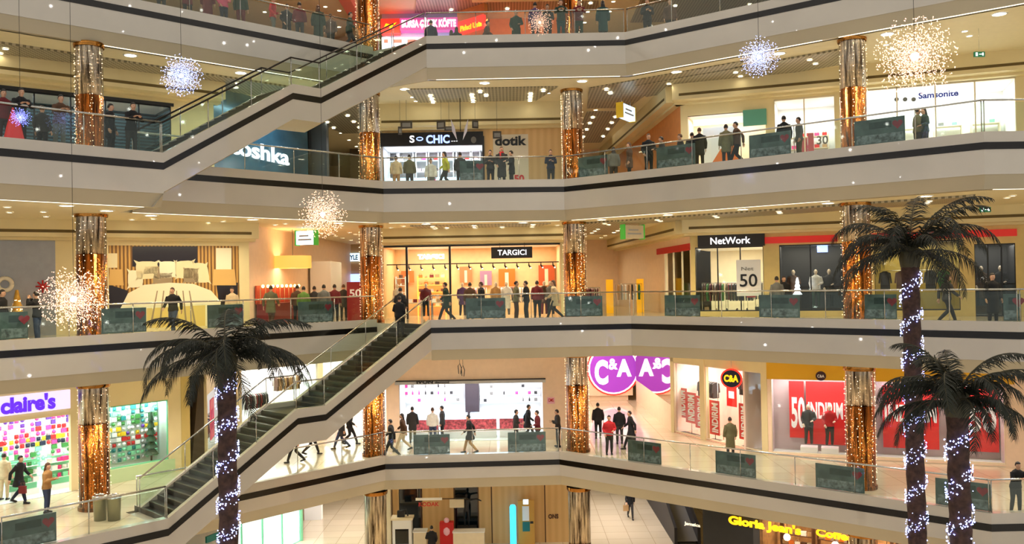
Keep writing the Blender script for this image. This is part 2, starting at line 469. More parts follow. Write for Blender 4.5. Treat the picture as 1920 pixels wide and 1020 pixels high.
# downlights --------------------------------------------------------
def dl_proto(name, r, lab, grp):
    t = empty(name, (0, 0, -100), 0, lab, 'ceiling light', grp)
    mb = MB(); mb.lathe((0, 0, 0), [(r*1.25, 0), (r*1.25, -.02), (r, -.03), (r, -.01)], 16); mb.build('trim_ring', M_white, t)
    mb = MB(); mb.lathe((0, 0, -.012), [(0.001, 0), (r, 0)], 16); mb.build('lens', M_lamp, t)
    return t
DLN = {0: 'ground', 1: 'lowest gallery', 2: 'middle gallery', 3: 'upper gallery', 4: 'top gallery'}
big = {}; small = {}
lampspots = []
def add_dl(L, x, y, is_big, lit=True):
    d = big if is_big else small
    z = LV[L+1]+CE[L+1]-(.08 if any(l == L+1 and inside((x, y), q) for l, q in PERF) else .001)
    if L not in d:
        d[L] = dl_proto('downlight' if is_big else 'small_downlight', .21 if is_big else .1,
            ('large round downlight in the ceiling edge over the %s' if is_big else 'small round downlight deep in the ceiling of the %s') % DLN[L],
            ('large downlights over the %s' if is_big else 'small downlights over the %s') % DLN[L])
        d[L].location = (x, y, z)
    else: copy_tree(d[L], None, (x, y, z))
    if not is_big: 
        pass
    if lit: lampspots.append((L, x, y, z))
def along(pts, w, step, start=.8):
    P = offset_line(pts, w); out = []
    for a, b in zip(P[:-1], P[1:]):
        n = max(1, int(((b-a).length)/step))
        for k in range(n): out.append(a.lerp(b, (k+.5)/n))
    return out
for L in (0, 1, 2, 3, 4):
    e = EDGE[L+1]
    for q in along(e, 1.0, 3.3):
        if -20 < q.x < 20: add_dl(L, q.x, q.y, True)
    if L in (2, 3, 4):
        for q in along(e, 2.5, 2.6)+along(e, 3.3, 2.6):
            if -20 < q.x < 20: add_dl(L, q.x, q.y, False, False)
    for yy in (44.6, 46.3, 48, 50, 52.5, 55):
        for xx in (-9.6, -8.2, 4.4, 5.6):
            add_dl(L, xx, yy, False, xx in (-8.2, 4.4) and yy in (46.3, 50, 55))
for L in (4,):
    for yy in (42, 44.5, 47):
        for xx in (-13, -9, -3, 0, 3, 9, 13): add_dl(L, xx, yy, False, False)
for L in (2, 3):
    for yy in (40.3, 41.0, 41.7):
        for xx in (-3.6, -1.7, 1.0): add_dl(L, xx, yy, False, False)
POW = {0: 200, 1: 300, 2: 250, 3: 215, 4: 190}
TINT = {0: (1, .84, .6), 1: (1, .88, .77), 2: (1, .80, .48), 3: (1, .88, .72), 4: (1, .8, .62)}
for i, (L, x, y, z) in enumerate(lampspots):
    spot('downlight_lamp', (x, y, z-.06), POW[L]*(.6 if y > 44 else 1), TINT[L], 2.5, rad=.1)
# ------------------------------------------------------------------ stairs
def part(mb, name, m, root, label=None):
    o = keep(mb.build(name, m), root)
    if label: o['label'] = label
    return o
M_tread = mat('dark_stone_tread', (24, 21, 18), .3, var=.3, vscale=3)
M_nose = mat('pale_nosing', (62, 56, 45), .4, var=.1)
KL = [(0, 0), (4.92, 3.0), (6.14, 3.0), (11.42, 6.0)]
M_char2 = mat('dark_bronze', (44, 38, 32), .35, .6)
def stairs(L, lab):
    fr = Frame(A_, B_, LV[L])
    P = lambda s, w, z: fr.p(s, -w, z)                 # w: away from the atrium
    root = empty('staircase', fr.p(0, -SW/2, FZ), fr.rz, lab, 'staircase')
    def ribbon(mb, w0, z0, w1, z1, mi=0, trim=0):
        vs = []; n = len(KL)
        for s, k in KL: vs.append(P(s, w0, k+z0)); vs.append(P(s, w1, k+z1))
        mb.add(vs, [(2*i, 2*i+1, 2*i+3, 2*i+2) for i in range(n-1)], mi)
    for side, wa, wb, nm in ((0, 0, .2, 'front_stringer'), (1, SW, SW-.2, 'back_stringer')):
        mb = MB()
        ribbon(mb, wa, 0, wb, 0); ribbon(mb, wb, 0, wb, -.5)
        ribbon(mb, wa, 0, wa, -.335); ribbon(mb, wa, -.565, wa, -1.3)
        ribbon(mb, wa, -1.3, SW/2, -1.52, 1)
        st = part(mb, nm, [M_fascia, M_soffit], root)
        mb = MB(); e = -.012 if side == 0 else .012
        ribbon(mb, wa+e, -.335, wa+e, -.565)
        b = mb.build('granite_band', M_band, st); b['label'] = 'black granite stripe'
        b.matrix_parent_inverse = Matrix.Identity(4)
        b.parent = st
    for (s0, z0), (s1, z1) in ((KL[0], KL[1]), (KL[2], KL[3])):
        n = 17; r = (z1-z0)/n; g = (s1-s0)/n
        for i in range(n):
            mb = MB(); a = s0+i*g; z = z0+FZ+(i+1)*r
            vs = [P(q, w, h) for q in (a, a+g+.02) for w in (.2, SW-.2) for h in (z-r-.16, z)]
            mb.add(vs, [(0,1,3,2),(4,6,7,5),(0,4,5,1),(2,3,7,6),(0,2,6,4),(1,5,7,3)], 0)
            vs = [P(q, w, h) for q in (a-.012, a+.05) for w in (.2, SW-.2) for h in (z-.03, z+.004)]
            mb.add(vs, [(0,1,3,2),(4,6,7,5),(0,4,5,1),(2,3,7,6),(0,2,6,4),(1,5,7,3)], 1)
            part(mb, 'step', [M_tread, M_nose], root)
    mb = MB(); vs = [P(q, w, h) for q in (KL[1][0]-.02, KL[2][0]+.02) for w in (.2, SW-.2) for h in (3+FZ-.3, 3+FZ)]
    mb.add(vs, [(0,1,3,2),(4,6,7,5),(0,4,5,1),(2,3,7,6),(0,2,6,4),(1,5,7,3)], 0)
    part(mb, 'landing', M_tread, root)
    for w, tg in ((.1, 'front'), (SW-.1, 'back')):
        mb = MB(); mb.tube([P(s, w, k+1.0) for s, k in KL], .032, 8)
        part(mb, 'handrail', M_steel if L == 1 else M_char2, root)
        for (s0, z0), (s1, z1) in zip(KL[:-1], KL[1:]):
            n = 3 if s1-s0 > 2 else 1
            for i in range(n):
                a = s0+(s1-s0)*i/n; b = s0+(s1-s0)*(i+1)/n; za = z0+(z1-z0)*i/n; zb = z0+(z1-z0)*(i+1)/n
                mb = MB(); vs = []
                for q, h in ((a+.03, za), (b-.03, zb)):
                    for ww in (w-.006, w+.006):
                        for dz in (.0, .93): vs.append(P(q, ww, h+dz))
                mb.add(vs, [(0,1,3,2),(4,6,7,5),(0,4,5,1),(2,3,7,6),(0,2,6,4),(1,5,7,3)], 0)
                part(mb, 'glass_panel', M_glass, root)
                mb = MB(); mb.tube([P(a, w, za), P(a, w, za+.99)], .018, 6); part(mb, 'post', M_steel, root)
        mb = MB(); mb.tube([P(KL[-1][0], w, 6), P(KL[-1][0], w, 6.99)], .018, 6); part(mb, 'post', M_steel, root)
    return root
stairs(1, 'long grey staircase with glass sides rising from the lowest gallery to the middle gallery')
stairs(3, 'long grey staircase with glass sides rising from the upper gallery to the top gallery')

# ------------------------------------------------------------------ glass balustrades
def balustrade(L, a, b, lab, grp=None):
    fr = Frame(a, b, LV[L])
    mid = fr.p(fr.L/2, -.16, 0)
    root = empty('glass_balustrade', mid, fr.rz, lab, 'balustrade', grp)
    n = max(1, round(fr.L/2.1)); g = fr.L/n
    mb = MB(); mb.tube([fr.p(-.0, -.16, 1.02), fr.p(fr.L, -.16, 1.02)], .032, 8); part(mb, 'handrail', M_steel, root)
    for i in range(n):
        mb = MB(); mb.fb(fr, i*g+.02, (i+1)*g-.02, .0, .95, -.166, -.154); part(mb, 'glass_panel', M_glass, root)
    for i in range(n+1):
        mb = MB(); mb.tube([fr.p(min(fr.L-.02, max(.02, i*g)), -.16, 0), fr.p(min(fr.L-.02, max(.02, i*g)), -.16, 1.0)], .018, 6); part(mb, 'post', M_steel, root)
LN = {1: 'lowest gallery', 2: 'middle gallery', 3: 'upper gallery', 4: 'top gallery'}
for L in (1, 2, 3, 4):
    e = EDGE[L]
    for i in range(len(e)-1):
        if i in OPEN[L]: continue
        a, b = V2(e[i]), V2(e[i+1]); m = (a+b)/2
        if a.x < -18.9: a = b.lerp(a, min(1, 4.9/(b-a).length)) if L in (1, 3) else a
        if a.x > 14 and b.x > 26: b = a.lerp(b, .45)
        if L == 4 and a.x < -21: a = b.lerp(a, .3)
        if L == 2 and a.x < -21: a = b.lerp(a, .4)
        side = 'left of the stairs foot' if (L in (1, 3) and i == 0) else 'along the left wing' if m.x < -5 else 'across the centre bay' if m.x < 3.8 and b.x < 6 else 'along the right wing' if m.x < 11 or (L < 4 and m.x < 16) else 'at the far right corner'
        if L in (2, 4) and i == 0: side = 'at the far left end'
        if L == 4 and i == 0 and a.x > 5: side = 'along the far right wing'
        balustrade(L, a, b, 'steel railed clear glass balustrade %s of the %s' % (side, LN[L]))

# ------------------------------------------------------------------ foil wrapped columns
def foil(name, c1, c2, rough):
    m = bpy.data.materials.new(name); m.use_nodes = True; t = m.node_tree; b = t.nodes['Principled BSDF']
    tcn = t.nodes.new('ShaderNodeTexCoord'); mp = t.nodes.new('ShaderNodeMapping'); mp.inputs['Scale'].default_value = (5, 5, .35)
    nz = t.nodes.new('ShaderNodeTexNoise'); nz.inputs['Scale'].default_value = 2.2; nz.inputs['Detail'].default_value = 5; nz.inputs['Roughness'].default_value = .6
    t.links.new(tcn.outputs['Object'], mp.inputs[0]); t.links.new(mp.outputs[0], nz.inputs['Vector'])
    r = t.nodes.new('ShaderNodeValToRGB'); r.color_ramp.elements[0].position = .35; r.color_ramp.elements[0].color = (*srgb(*c1), 1); r.color_ramp.elements[1].position = .65; r.color_ramp.elements[1].color = (*srgb(*c2), 1)  # dark and bright streaks in the colour imitate stretched mirror reflections
    t.links.new(nz.outputs['Fac'], r.inputs[0]); t.links.new(r.outputs[0], b.inputs['Base Color'])
    bp = t.nodes.new('ShaderNodeBump'); bp.inputs['Strength'].default_value = .8; bp.inputs['Distance'].default_value = .14
    t.links.new(nz.outputs['Fac'], bp.inputs['Height']); t.links.new(bp.outputs[0], b.inputs['Normal'])
    b.inputs['Metallic'].default_value = 1; b.inputs['Roughness'].default_value = rough
    return m
M_goldfoil = foil('gold_foil', (44, 20, 8), (196, 118, 50), .08)
M_silverfoil = foil('silver_foil', (60, 46, 34), (240, 224, 200), .06)
M_spark = mat('warm_bulb', (255, 230, 200), .4, emit=(255, 220, 176), es=5)
M_blue = mat('blue_bulb', (150, 165, 255), .4, emit=(120, 130, 255), es=9)
M_bluew = mat('pale_blue_bulb', (210, 220, 255), .4, emit=(178, 192, 255), es=5)
COLS = [((-14.85, 31.1), 'far left'), ((-6.35, 39.8), 'left of the centre bay'), ((2.85, 39.9), 'right of the centre bay'), ((12.6, 32.15), 'far right')]
rnd = random.Random(5)
def octa(mb, c, r, mi=0):
    x, y, z = c
    mb.add([(x+r, y, z), (x-r, y, z), (x, y+r, z), (x, y-r, z), (x, y, z+r), (x, y, z-r)],
           [(0,2,4),(2,1,4),(1,3,4),(3,0,4),(2,0,5),(1,2,5),(3,1,5),(0,3,5)], mi)
for L in (0, 1, 2, 3, 4):
    z0 = LV[L]+FZ; z1 = LV[L]+6+CEIL
    for (x, y), where in COLS:
        r = .46 if L == 3 else .5
        root = empty('round_column', (x, y, z0), 0, 'round column wrapped in gold and silver foil, %s, on the %s' % (where, LN.get(L, 'ground floor')), 'column', 'foil wrapped columns')
        zm = {0: 1.9, 1: 3.0, 2: 2.95, 3: 2.55, 4: 3.3}[L]
        mb = MB(); mb.lathe((0, 0, 0), [(r+.05, 0), (r+.05, .12), (r, .16), (r, zm), (r-.02, zm)], 32); mb.build('gold_sleeve', M_goldfoil, root)
        mb = MB(); mb.lathe((0, 0, 0), [(r-.02, zm), (r-.005, zm), (r-.005, z1-z0)], 32); mb.build('silver_sleeve', M_silverfoil, root)
        mb = MB(); mb.lathe((0, 0, z1-z0), [(r+.04, -.16), (r+.06, -.1), (r+.06, .0)], 32); mb.build('cap_ring', M_gold, root)
        if L in (1, 2, 3, 4):
            mb = MB()
            for s in range(9):
                q = rnd.uniform(0, 6.283) if s > 3 else (3.3, 6.1, 4.4, 5.2)[s]
                zz = .3
                while zz < z1-z0-.25:
                    q2 = q+rnd.uniform(-.09, .09); octa(mb, ((r+.03)*math.cos(q2), (r+.03)*math.sin(q2), zz), rnd.choice((.009, .012, .016))); zz += rnd.uniform(.08, .3)
            o = mb.build('string_lights', M_spark, root); o['kind'] = 'stuff'; o['label'] = 'warm white string lights'

# ------------------------------------------------------------------ starburst lights on wires
def starburst(px, py, d, R, m, lab, zt, n=260, seed=1):
    rn = random.Random(seed); c = at_depth(px, py, d)
    root = empty('starburst_light', c, 0, lab, 'hanging light', 'hanging starburst lights')
    rods = MB(); bulbs = MB()
    for i in range(n):
        zc = 1-2*(i+.5)/n; q = i*2.39996; s = math.sqrt(1-zc*zc)
        dv = Vector((s*math.cos(q), s*math.sin(q), zc)); rr = R*rn.choice((.6, .75, .85, .95, 1.0, 1.04))
        a = dv*R*.06; b = dv*rr; sd = dv.orthogonal().normalized()*.0035; s2 = dv.cross(sd)
        rods.add([a+sd, a+s2, a-sd, b], [(0, 1, 3), (1, 2, 3), (2, 0, 3)])
        for k in range(5):
            p = dv*(rr*(1-.17*k))+Vector([rn.uniform(-1, 1) for _ in range(3)])*R*.05
            octa(bulbs, p, R*.014)
        octa(bulbs, b, R*.019)
    mb = MB(); mb.ball((0, 0, 0), R*.12, n=12, m=8); mb.build('core', m, root)
    o = rods.build('rods', M_steel, root); o['kind'] = 'stuff'
    o = bulbs.build('bulbs', m, root); o['kind'] = 'stuff'
    mb = MB(); mb.tube([(0, 0, R*.05), (0, 0, zt-c.z)], .006, 4); mb.build('wire', M_black, root)
M_warmstar = mat('peach_bulb', (255, 214, 190), .4, emit=(255, 196, 162), es=2.5)
M_bluestar = mat('ice_bulb', (190, 204, 255), .4, emit=(168, 184, 255), es=3.8)
starburst(340, 142, 25, .58, M_bluestar, 'icy blue starburst light above the long upper staircase', 19, 240, 1)
starburst(1423, 107, 24, .54, M_bluestar, 'icy blue starburst light below the right part of the top gallery edge', 19, 220, 2)
starburst(1715, 106, 20, .88, M_warmstar, 'largest peach starburst light at the upper right, over the luggage shop', 19, 330, 3)
starburst(605, 402, 28, .74, M_warmstar, 'peach starburst light hanging left of the centre bay, under the upper gallery', 19, 260, 4)
starburst(138, 561, 22, .78, M_warmstar, 'peach starburst light in front of the far left column of the middle gallery', 19, 320, 5)
starburst(1012, 42, 30, .44, M_warmstar, 'small peach starburst light before the top gallery centre glass', 19, 120, 6)
starburst(38, 220, 23, .25, M_blue, 'small deep blue starburst light at the left edge before the upper gallery', 19, 120, 7)

# ------------------------------------------------------------------ palms wound with lights
M_bark = mat('palm_bark', (70, 48, 40), .85, var=.5, vscale=9, bump=.8)
M_leaf = mat('palm_leaf', (24, 29, 15), .65, var=.35, vscale=5)
M_leafdry = mat('palm_stalk', (62, 58, 34), .5, var=.3)
def frond_mesh(seed, length, lift, droop):
    rn = random.Random(seed); mb = MB(); n = 16; p = Vector((0, 0, 0)); ang = lift; pts = []; dirs = []
    for i in range(n+1):
        pts.append(p.copy()); d = Vector((math.cos(ang), 0, math.sin(ang))); dirs.append(d)
        p = p + d*(length/n); ang -= droop/n*(.5+1.2*i/n)
    mb.tube(pts, [.022*(1-.85*i/n) for i in range(n+1)], 5, 1)
    m = 44
    for k in range(m):
        t = .1+.9*k/m; f = t*n; i = min(n-1, int(f)); q = pts[i].lerp(pts[i+1], f-i); d = dirs[i]
        ll = length*.19*(math.sin(math.pi*min(1, t*.86+.12))**.6)*rn.uniform(.8, 1.1)
        for sg in (-1, 1):
            side = Vector((0, sg, 0)); up = d.cross(side)*sg
            v = (d*.75+side*.75+Vector((0, 0, -.15-.5*rn.random()))).normalized()
            e1 = q+v*ll*.55; e2 = q+v*ll+Vector((0, 0, -ll*.3))
            w = Vector((d.x, 0, d.z))*.018
            mb.add([q-w, q+w, e1+w, e1-w, e2], [(0, 1, 2, 3), (3, 2, 4)], 0)
    me = mb.mesh('frond', [M_leaf, M_leafdry]); return me
def palm(crown, base, lab, seed, size=1.0, lf=1.0, zfl=LV[0]+FZ):
    rn = random.Random(seed)
    root = empty('palm_tree', (base.x, base.y, zfl), 0, lab, 'palm', 'artificial palms')
    o = Vector((base.x, base.y, zfl)); n = 40; pts = []; H = crown.z-zfl
    for i in range(n+1):
        t = i/n; pts.append(Vector(((crown.x-base.x)*t, (crown.y-base.y)*t, H*t)))
    mb = MB(); mb.tube(pts, [.215+(.02 if i % 2 else 0)-.02*i/n for i in range(n+1)], 14); mb.build('trunk', M_bark, root)
    mb = MB(); mb.ball((pts[-1].x, pts[-1].y, H-.05), (.26, .26, .42)); mb.build('crown_base', M_leafdry, root)
    ms = [frond_mesh(seed*10+k, rn.uniform(2.4, 3.0)*size, lift*lf, dr) for k, (lift, dr) in enumerate([(1.45, 1.5), (1.1, 2.2), (.8, 2.2), (.45, 1.9), (.15, 1.6), (1.25, 2.8)])]
    N = 26
    for k in range(N):
        f = bpy.data.objects.new('frond', ms[k % len(ms)]); COL.objects.link(f); f.parent = root
        f.location = (pts[-1].x, pts[-1].y, H+rn.uniform(-.05, .15)); f.rotation_euler = (rn.uniform(-.25, .25), rn.uniform(-.12, .12), k*2.39996+rn.uniform(-.2, .2))
        s = rn.uniform(.85, 1.08); f.scale = (s, s, s)
    wire = MB(); bulbs = MB(); path = []
    turns = 11; M = turns*22; zs = H-9.5
    for i in range(M+1):
        t = i/M; z = zs+(9.0)*t; q = t*turns*2*math.pi; c = Vector(((crown.x-base.x)*z/H, (crown.y-base.y)*z/H, z)); path.append(c+Vector((math.cos(q), math.sin(q), 0))*.245)
    wire.tube(path, .008, 4); wire.build('light_wire', M_black, root)
    for i in range(M):
        for k in range(5):
            p = path[i].lerp(path[i+1], rn.random()); c = Vector(((crown.x-base.x)*p.z/H, (crown.y-base.y)*p.z/H, p.z))
            dz = rn.gauss(0, .1); octa(bulbs, p+Vector((0, 0, dz))+(p-c)*rn.uniform(0, .06), rn.uniform(.01, .021), rn.choice((0, 0, 1)))
    b = bulbs.build('string_lights', [M_bluew, M_blue], root); b['kind'] = 'stuff'; b['label'] = 'blue white string lights wound round the trunk'
palm(at_depth(424, 672, 20), at_depth(429, 1010, 20), 'shorter dark palm at the left wound with lights, before the lower staircase', 3, .88, .62)
palm(at_depth(1706, 480, 21.5), at_depth(1722, 1010, 21.5), 'tallest dark palm at the right, wound with blue white lights', 4, 1.0, .85)
palm(at_depth(1794, 755, 17.5), at_depth(1806, 1010, 17.5), 'lower dark palm at the right in front of the tallest one', 8, .8, .72)

# ------------------------------------------------------------------ where a line of sight meets a gallery
def edge_hit(L, x, y=None, w=0.0):
    e = EDGE[L]; P = offset_line(e, w) if w else [V2(p) for p in e]
    r = ray(x, y if y is not None else {1: 870, 2: 600, 3: 330, 4: 60}[L]); best = None
    for i, (a, b) in enumerate(zip(P[:-1], P[1:])):
        d = b-a; den = r.x*d.y-r.y*d.x
        if abs(den) < 1e-9: continue
        t = (a.x*d.y-a.y*d.x)/den; s = (a.x*r.y-a.y*r.x)/den
        if -1e-4 <= s <= 1.0001 and t > 0 and (best is None or t < best[0]): best = (t, i, Vector((r.x*t, r.y*t)), d.normalized())
    if best is None: return None
    return best[2], best[3]

# banners fixed behind the balustrade glass
M_ban = mat('teal_print', (82, 98, 98), .35, var=.35, vscale=2.5)
M_ban2 = mat('dark_print', (44, 62, 62), .35, var=.3, vscale=6)
M_banlow = mat('grey_print', (120, 128, 132), .35, var=.7, vscale=7)
M_heart = mat('wine_red_print', (150, 44, 60), .35, var=.2)
def banner(L, x0, x1, lab, h=.86, grp='dark advertising banners on the balustrades'):
    r0 = edge_hit(L, x0, None, .215); r1 = edge_hit(L, x1, None, .215)
    if not r0 or not r1: print('no banner', L, x0); return
    a, b = r0[0], r1[0]
    fr = Frame(a, b, LV[L]); root = empty('banner', fr.p(fr.L/2, 0, 0), fr.rz, lab, 'banner', grp)
    l = fr.L; mb = MB(); mb.fb(fr, 0, l, .01, .01+h, -.012, .012); root = part(mb, 'board', M_ban, root)
    mb = MB(); mb.fb(fr, l*.3, l*.74, h*.62, h*.88, .012, .016); part(mb, 'header', M_ban2, root)
    mb = MB(); mb.fb(fr, l*.04, l*.97, h*.06, h*.4, .012, .015); part(mb, 'picture', M_banlow, root)
    c = fr.p(l*.86, .014, h*.74); mb = MB(); n = 20; s = h*.2; vs = []
    for k in range(n):
        q = 2*math.pi*k/n; X = 16*math.sin(q)**3; Y = 13*math.cos(q)-5*math.cos(2*q)-2*math.cos(3*q)-math.cos(4*q)
        vs.append(fr.p(l*.86+X/16*s, .018, h*.72+Y/16*s))
    mb.add(vs, [tuple(reversed(range(n)))]); part(mb, 'heart_emblem', M_heart, root, 'wine red heart')
BAN = [
 (3, 862, 906, 'left of the fashion poster, centre bay of the upper gallery'), (3, 1085, 1140, 'just right of the centre bay column, upper gallery'),
 (3, 1232, 1304, 'below the orange wood wall, upper gallery'), (3, 1406, 1484, 'below the cream shop, upper gallery'), (3, 1604, 1699, 'widest one beside the far right column, upper gallery'),
 (2, 0, 52, 'at the left edge of the middle gallery'), (2, 190, 274, 'between the far left column and the bed poster'), (2, 389, 456, 'at the right end of the bed poster'),
 (2, 559, 624, 'before the red lamp display, middle gallery'), (2, 874, 948, 'under the black shop sign of the centre bay, middle gallery'), (2, 1060, 1130, 'before the column right of the centre bay, middle gallery'),
 (2, 1247, 1313, 'below the clothes racks, middle gallery'), (2, 1424, 1500, 'right of the big 50 poster, middle gallery'), (2, 1622, 1682, 'left of the tallest palm trunk'), (2, 1882, 1915, 'at the right end of the middle gallery'),
 (1, 776, 844, 'left one in the centre bay of the lowest gallery'), (1, 953, 1024, 'right one in the centre bay of the lowest gallery'), (1, 1178, 1240, 'below the purple round sign, lowest gallery'),
 (1, 1342, 1417, 'below the red sale flags, lowest gallery'), (1, 1529, 1620, 'before the far right column, lowest gallery'), (1, 1753, 1856, 'behind the lower right palm trunk')]
for L, x0, x1, where in BAN: banner(L, x0, x1, 'dark teal banner, '+where)
r0 = at_z(2, 968, -6.0); banner(1, -8, 104, 'dark teal banner with red heart at the bottom left corner')
# ------------------------------------------------------------------ shop building kit
def C(n, r, g, b, rough=.55, **k): return mat(n, (r, g, b), rough, **k)
M_pink = C('hot_pink', 232, 60, 140); M_lpink = C('pale_pink', 244, 190, 210); M_red = C('bright_red', 206, 28, 30); M_dred = C('wine_red', 110, 22, 28)
M_purple = C('purple', 96, 48, 150); M_mint = C('mint_green', 130, 216, 170); M_green = C('leaf_green', 60, 130, 60); M_teal = C('teal', 20, 120, 120)
M_yellow = C('yellow', 240, 200, 30); M_orange = C('orange', 226, 120, 34); M_navy = C('navy', 22, 30, 58); M_grey = C('mid_grey', 120, 118, 114)
M_lgrey = C('light_grey', 196, 196, 198); M_char = C('charcoal', 38, 36, 38); M_brown = C('brown', 92, 58, 34); M_tan = C('tan', 186, 150, 104)
M_peach = C('peach_wall', 250, 222, 194, var=.03); M_owall = C('orange_wall', 228, 150, 84, var=.06); M_bwhite = C('bright_white', 248, 248, 248)
M_ygold = C('yellow_header', 232, 178, 20); M_dglass = mat('dark_glass', (14, 26, 32), .06, spec=.8); M_floorlight = C('pale_floor', 226, 232, 224, .15)
M_screen = mat('menu_panel', (210, 235, 255), .4, emit=(205, 232, 255), es=1.6); M_signpurple = mat('violet_sign', (86, 40, 210), .4, emit=(76, 30, 215), es=1.3)
M_lav = mat('lavender_lightbox', (214, 208, 236), .4, emit=(214, 208, 238), es=.75); M_signwhite = mat('white_sign', (250, 250, 255), .4, emit=(250, 250, 255), es=1.1)
M_signred = mat('red_lightbox', (230, 40, 30), .4, emit=(232, 40, 28), es=1.4); M_signpink = mat('pink_lightbox', (190, 60, 130), .4, emit=(176, 70, 136), es=1.0)
M_signyel = mat('yellow_sign', (255, 200, 20), .4, emit=(255, 190, 16), es=1.0); M_cyan = mat('cyan_tube', (60, 200, 240), .4, emit=(50, 190, 240), es=2.0)
M_blueprint = C('blue_print', 40, 60, 190); M_signblue = mat('blue_white_sign', (120, 150, 240), .4, emit=(150, 176, 255), es=1.8); M_ice = mat('ice_lightbox', (200, 230, 255), .4, emit=(190, 224, 250), es=1.4)
M_green2 = mat('green_lightbox', (70, 170, 60), .4, emit=(60, 150, 50), es=.5); M_shelfglow = mat('amber_shelf', (255, 190, 90), .5, emit=(255, 170, 70), es=1.0)
M_cream2 = C('cream_panel', 240, 226, 196, var=.03)
M_wpanel = wave_mat('panelled_wood', (220, 180, 120), (228, 190, 130), .9, 'X', .35, .6, sharp=(.1, .9))
M_greyglass = mat('grey_glass', (150, 152, 158), .12, var=.05, spec=.8)
M_slats = wave_mat('teal_slats', (20, 34, 42), (70, 104, 116), 2.2, 'Z', .25, .3)
M_stripe = wave_mat('gold_stripes', (120, 82, 34), (206, 160, 84), 2.6, 'X', .5, .4)
M_bluewall = mat('blue_lit_wall', (60, 100, 120), .2, var=.3, vscale=.8)
M_exit = mat('green_exit', (8, 90, 60), .4, emit=(4, 80, 50), es=.6)

def room(fr, a0, a1, h, dep, mw, power=160, col=(1, .95, .88), mf=None, z0=0.0, left=True):
    """a shop room behind a front: back wall, sides, ceiling, and its lit ceiling panel"""
    mb = MB(); mb.fb(fr, a0, a1, z0, h, -dep-.12, -dep); struct(mb.build('wall_shop', mw))
    if left:
        mb = MB(); mb.fb(fr, a0-.12, a0, z0, h, -dep-.12, -.02); struct(mb.build('wall_shop', mw))
    mb = MB(); mb.fb(fr, a1, a1+.12, z0, h, -dep-.12, -.02); struct(mb.build('wall_shop', mw))
    mb = MB(); mb.fb(fr, a0-.12, a1+.12, h, h+.12, -dep-.12, -.02); struct(mb.build('ceiling', M_bwhite))
    if mf:
        mb = MB(); mb.fb(fr, a0, a1, .002, .02, -dep, 0); struct(mb.build('floor', mf))
    p = fr.p((a0+a1)/2, -dep*.5, h-.05)
    area('shop_lamp', p, (a1-a0)*.9, dep*.55, power, col, fr.rz)
def front(fr, ops, m, a0=0.0, a1=None, h=None, th=.18):
    """shop front wall with rectangular openings (a0, a1, z0, z1)"""
    a1 = fr.L if a1 is None else a1; h = h or CH; ops = sorted(ops); x = a0
    for (p, q, z0, z1) in ops:
        if p > x: wall(fr, x, p, 0, h, m, w0=-th)
        if z1 < h: wall(fr, p, q, z1, h, m, w0=-th)
        if z0 > 0: wall(fr, p, q, 0, z0, m, w0=-th)
        x = q
    if x < a1: wall(fr, x, a1, 0, h, m, w0=-th)
def thingbox(name, fr, a0, a1, z0, z1, w0, w1, m, lab, cat, grp=None):
    mb = MB(); mb.fb(fr, a0, a1, z0, z1, w0, w1)
    c = fr.p((a0+a1)/2, (w0+w1)/2, z0)
    o = mb.build(name, m, None, c); return tag(o, lab, cat, grp)
def root_at(name, fr, a, w, z, lab, cat, grp=None): return empty(name, fr.p(a, w, z), fr.rz, lab, cat, grp)
def fbpart(name, root, fr, a0, a1, z0, z1, w0, w1, m, lab=None):
    mb = MB(); mb.fb(fr, a0, a1, z0, z1, w0, w1); return part(mb, name, m, root, lab)
def glazing(fr, a0, a1, z0, z1, n, lab=None, m=None):
    """glass shop window with slim frames"""
    mb = MB(); mb.fb(fr, a0, a1, z0, z1, -.09, -.08); w = struct(mb.build('window_1', M_clear))
    mb = MB()
    for i in range(n+1):
        a = a0+(a1-a0)*i/n; mb.fb(fr, a-.025, a+.025, z0, z1, -.12, -.04)
    mb.fb(fr, a0, a1, z1-.05, z1, -.12, -.04); mb.fb(fr, a0, a1, z0, z0+.05, -.12, -.04)
    keep(mb.build('frame', m or M_black), w)
def shelf_unit(fr, a0, a1, w, z0, z1, n, dep, m, lab, cat='shelf'):
    r = root_at('shelf_unit', fr, (a0+a1)/2, w-dep/2, 0, lab, cat); zs = []
    for a in (a0, a1): fbpart('side_panel', r, fr, a-.02, a+.02, 0, z1+.1, w-dep, w, m)
    for i in range(n):
        z = z0+(z1-z0)*i/max(1, n-1); zs.append(z+.015); fbpart('shelf', r, fr, a0, a1, z-.015, z+.015, w-dep, w, m)
    return zs
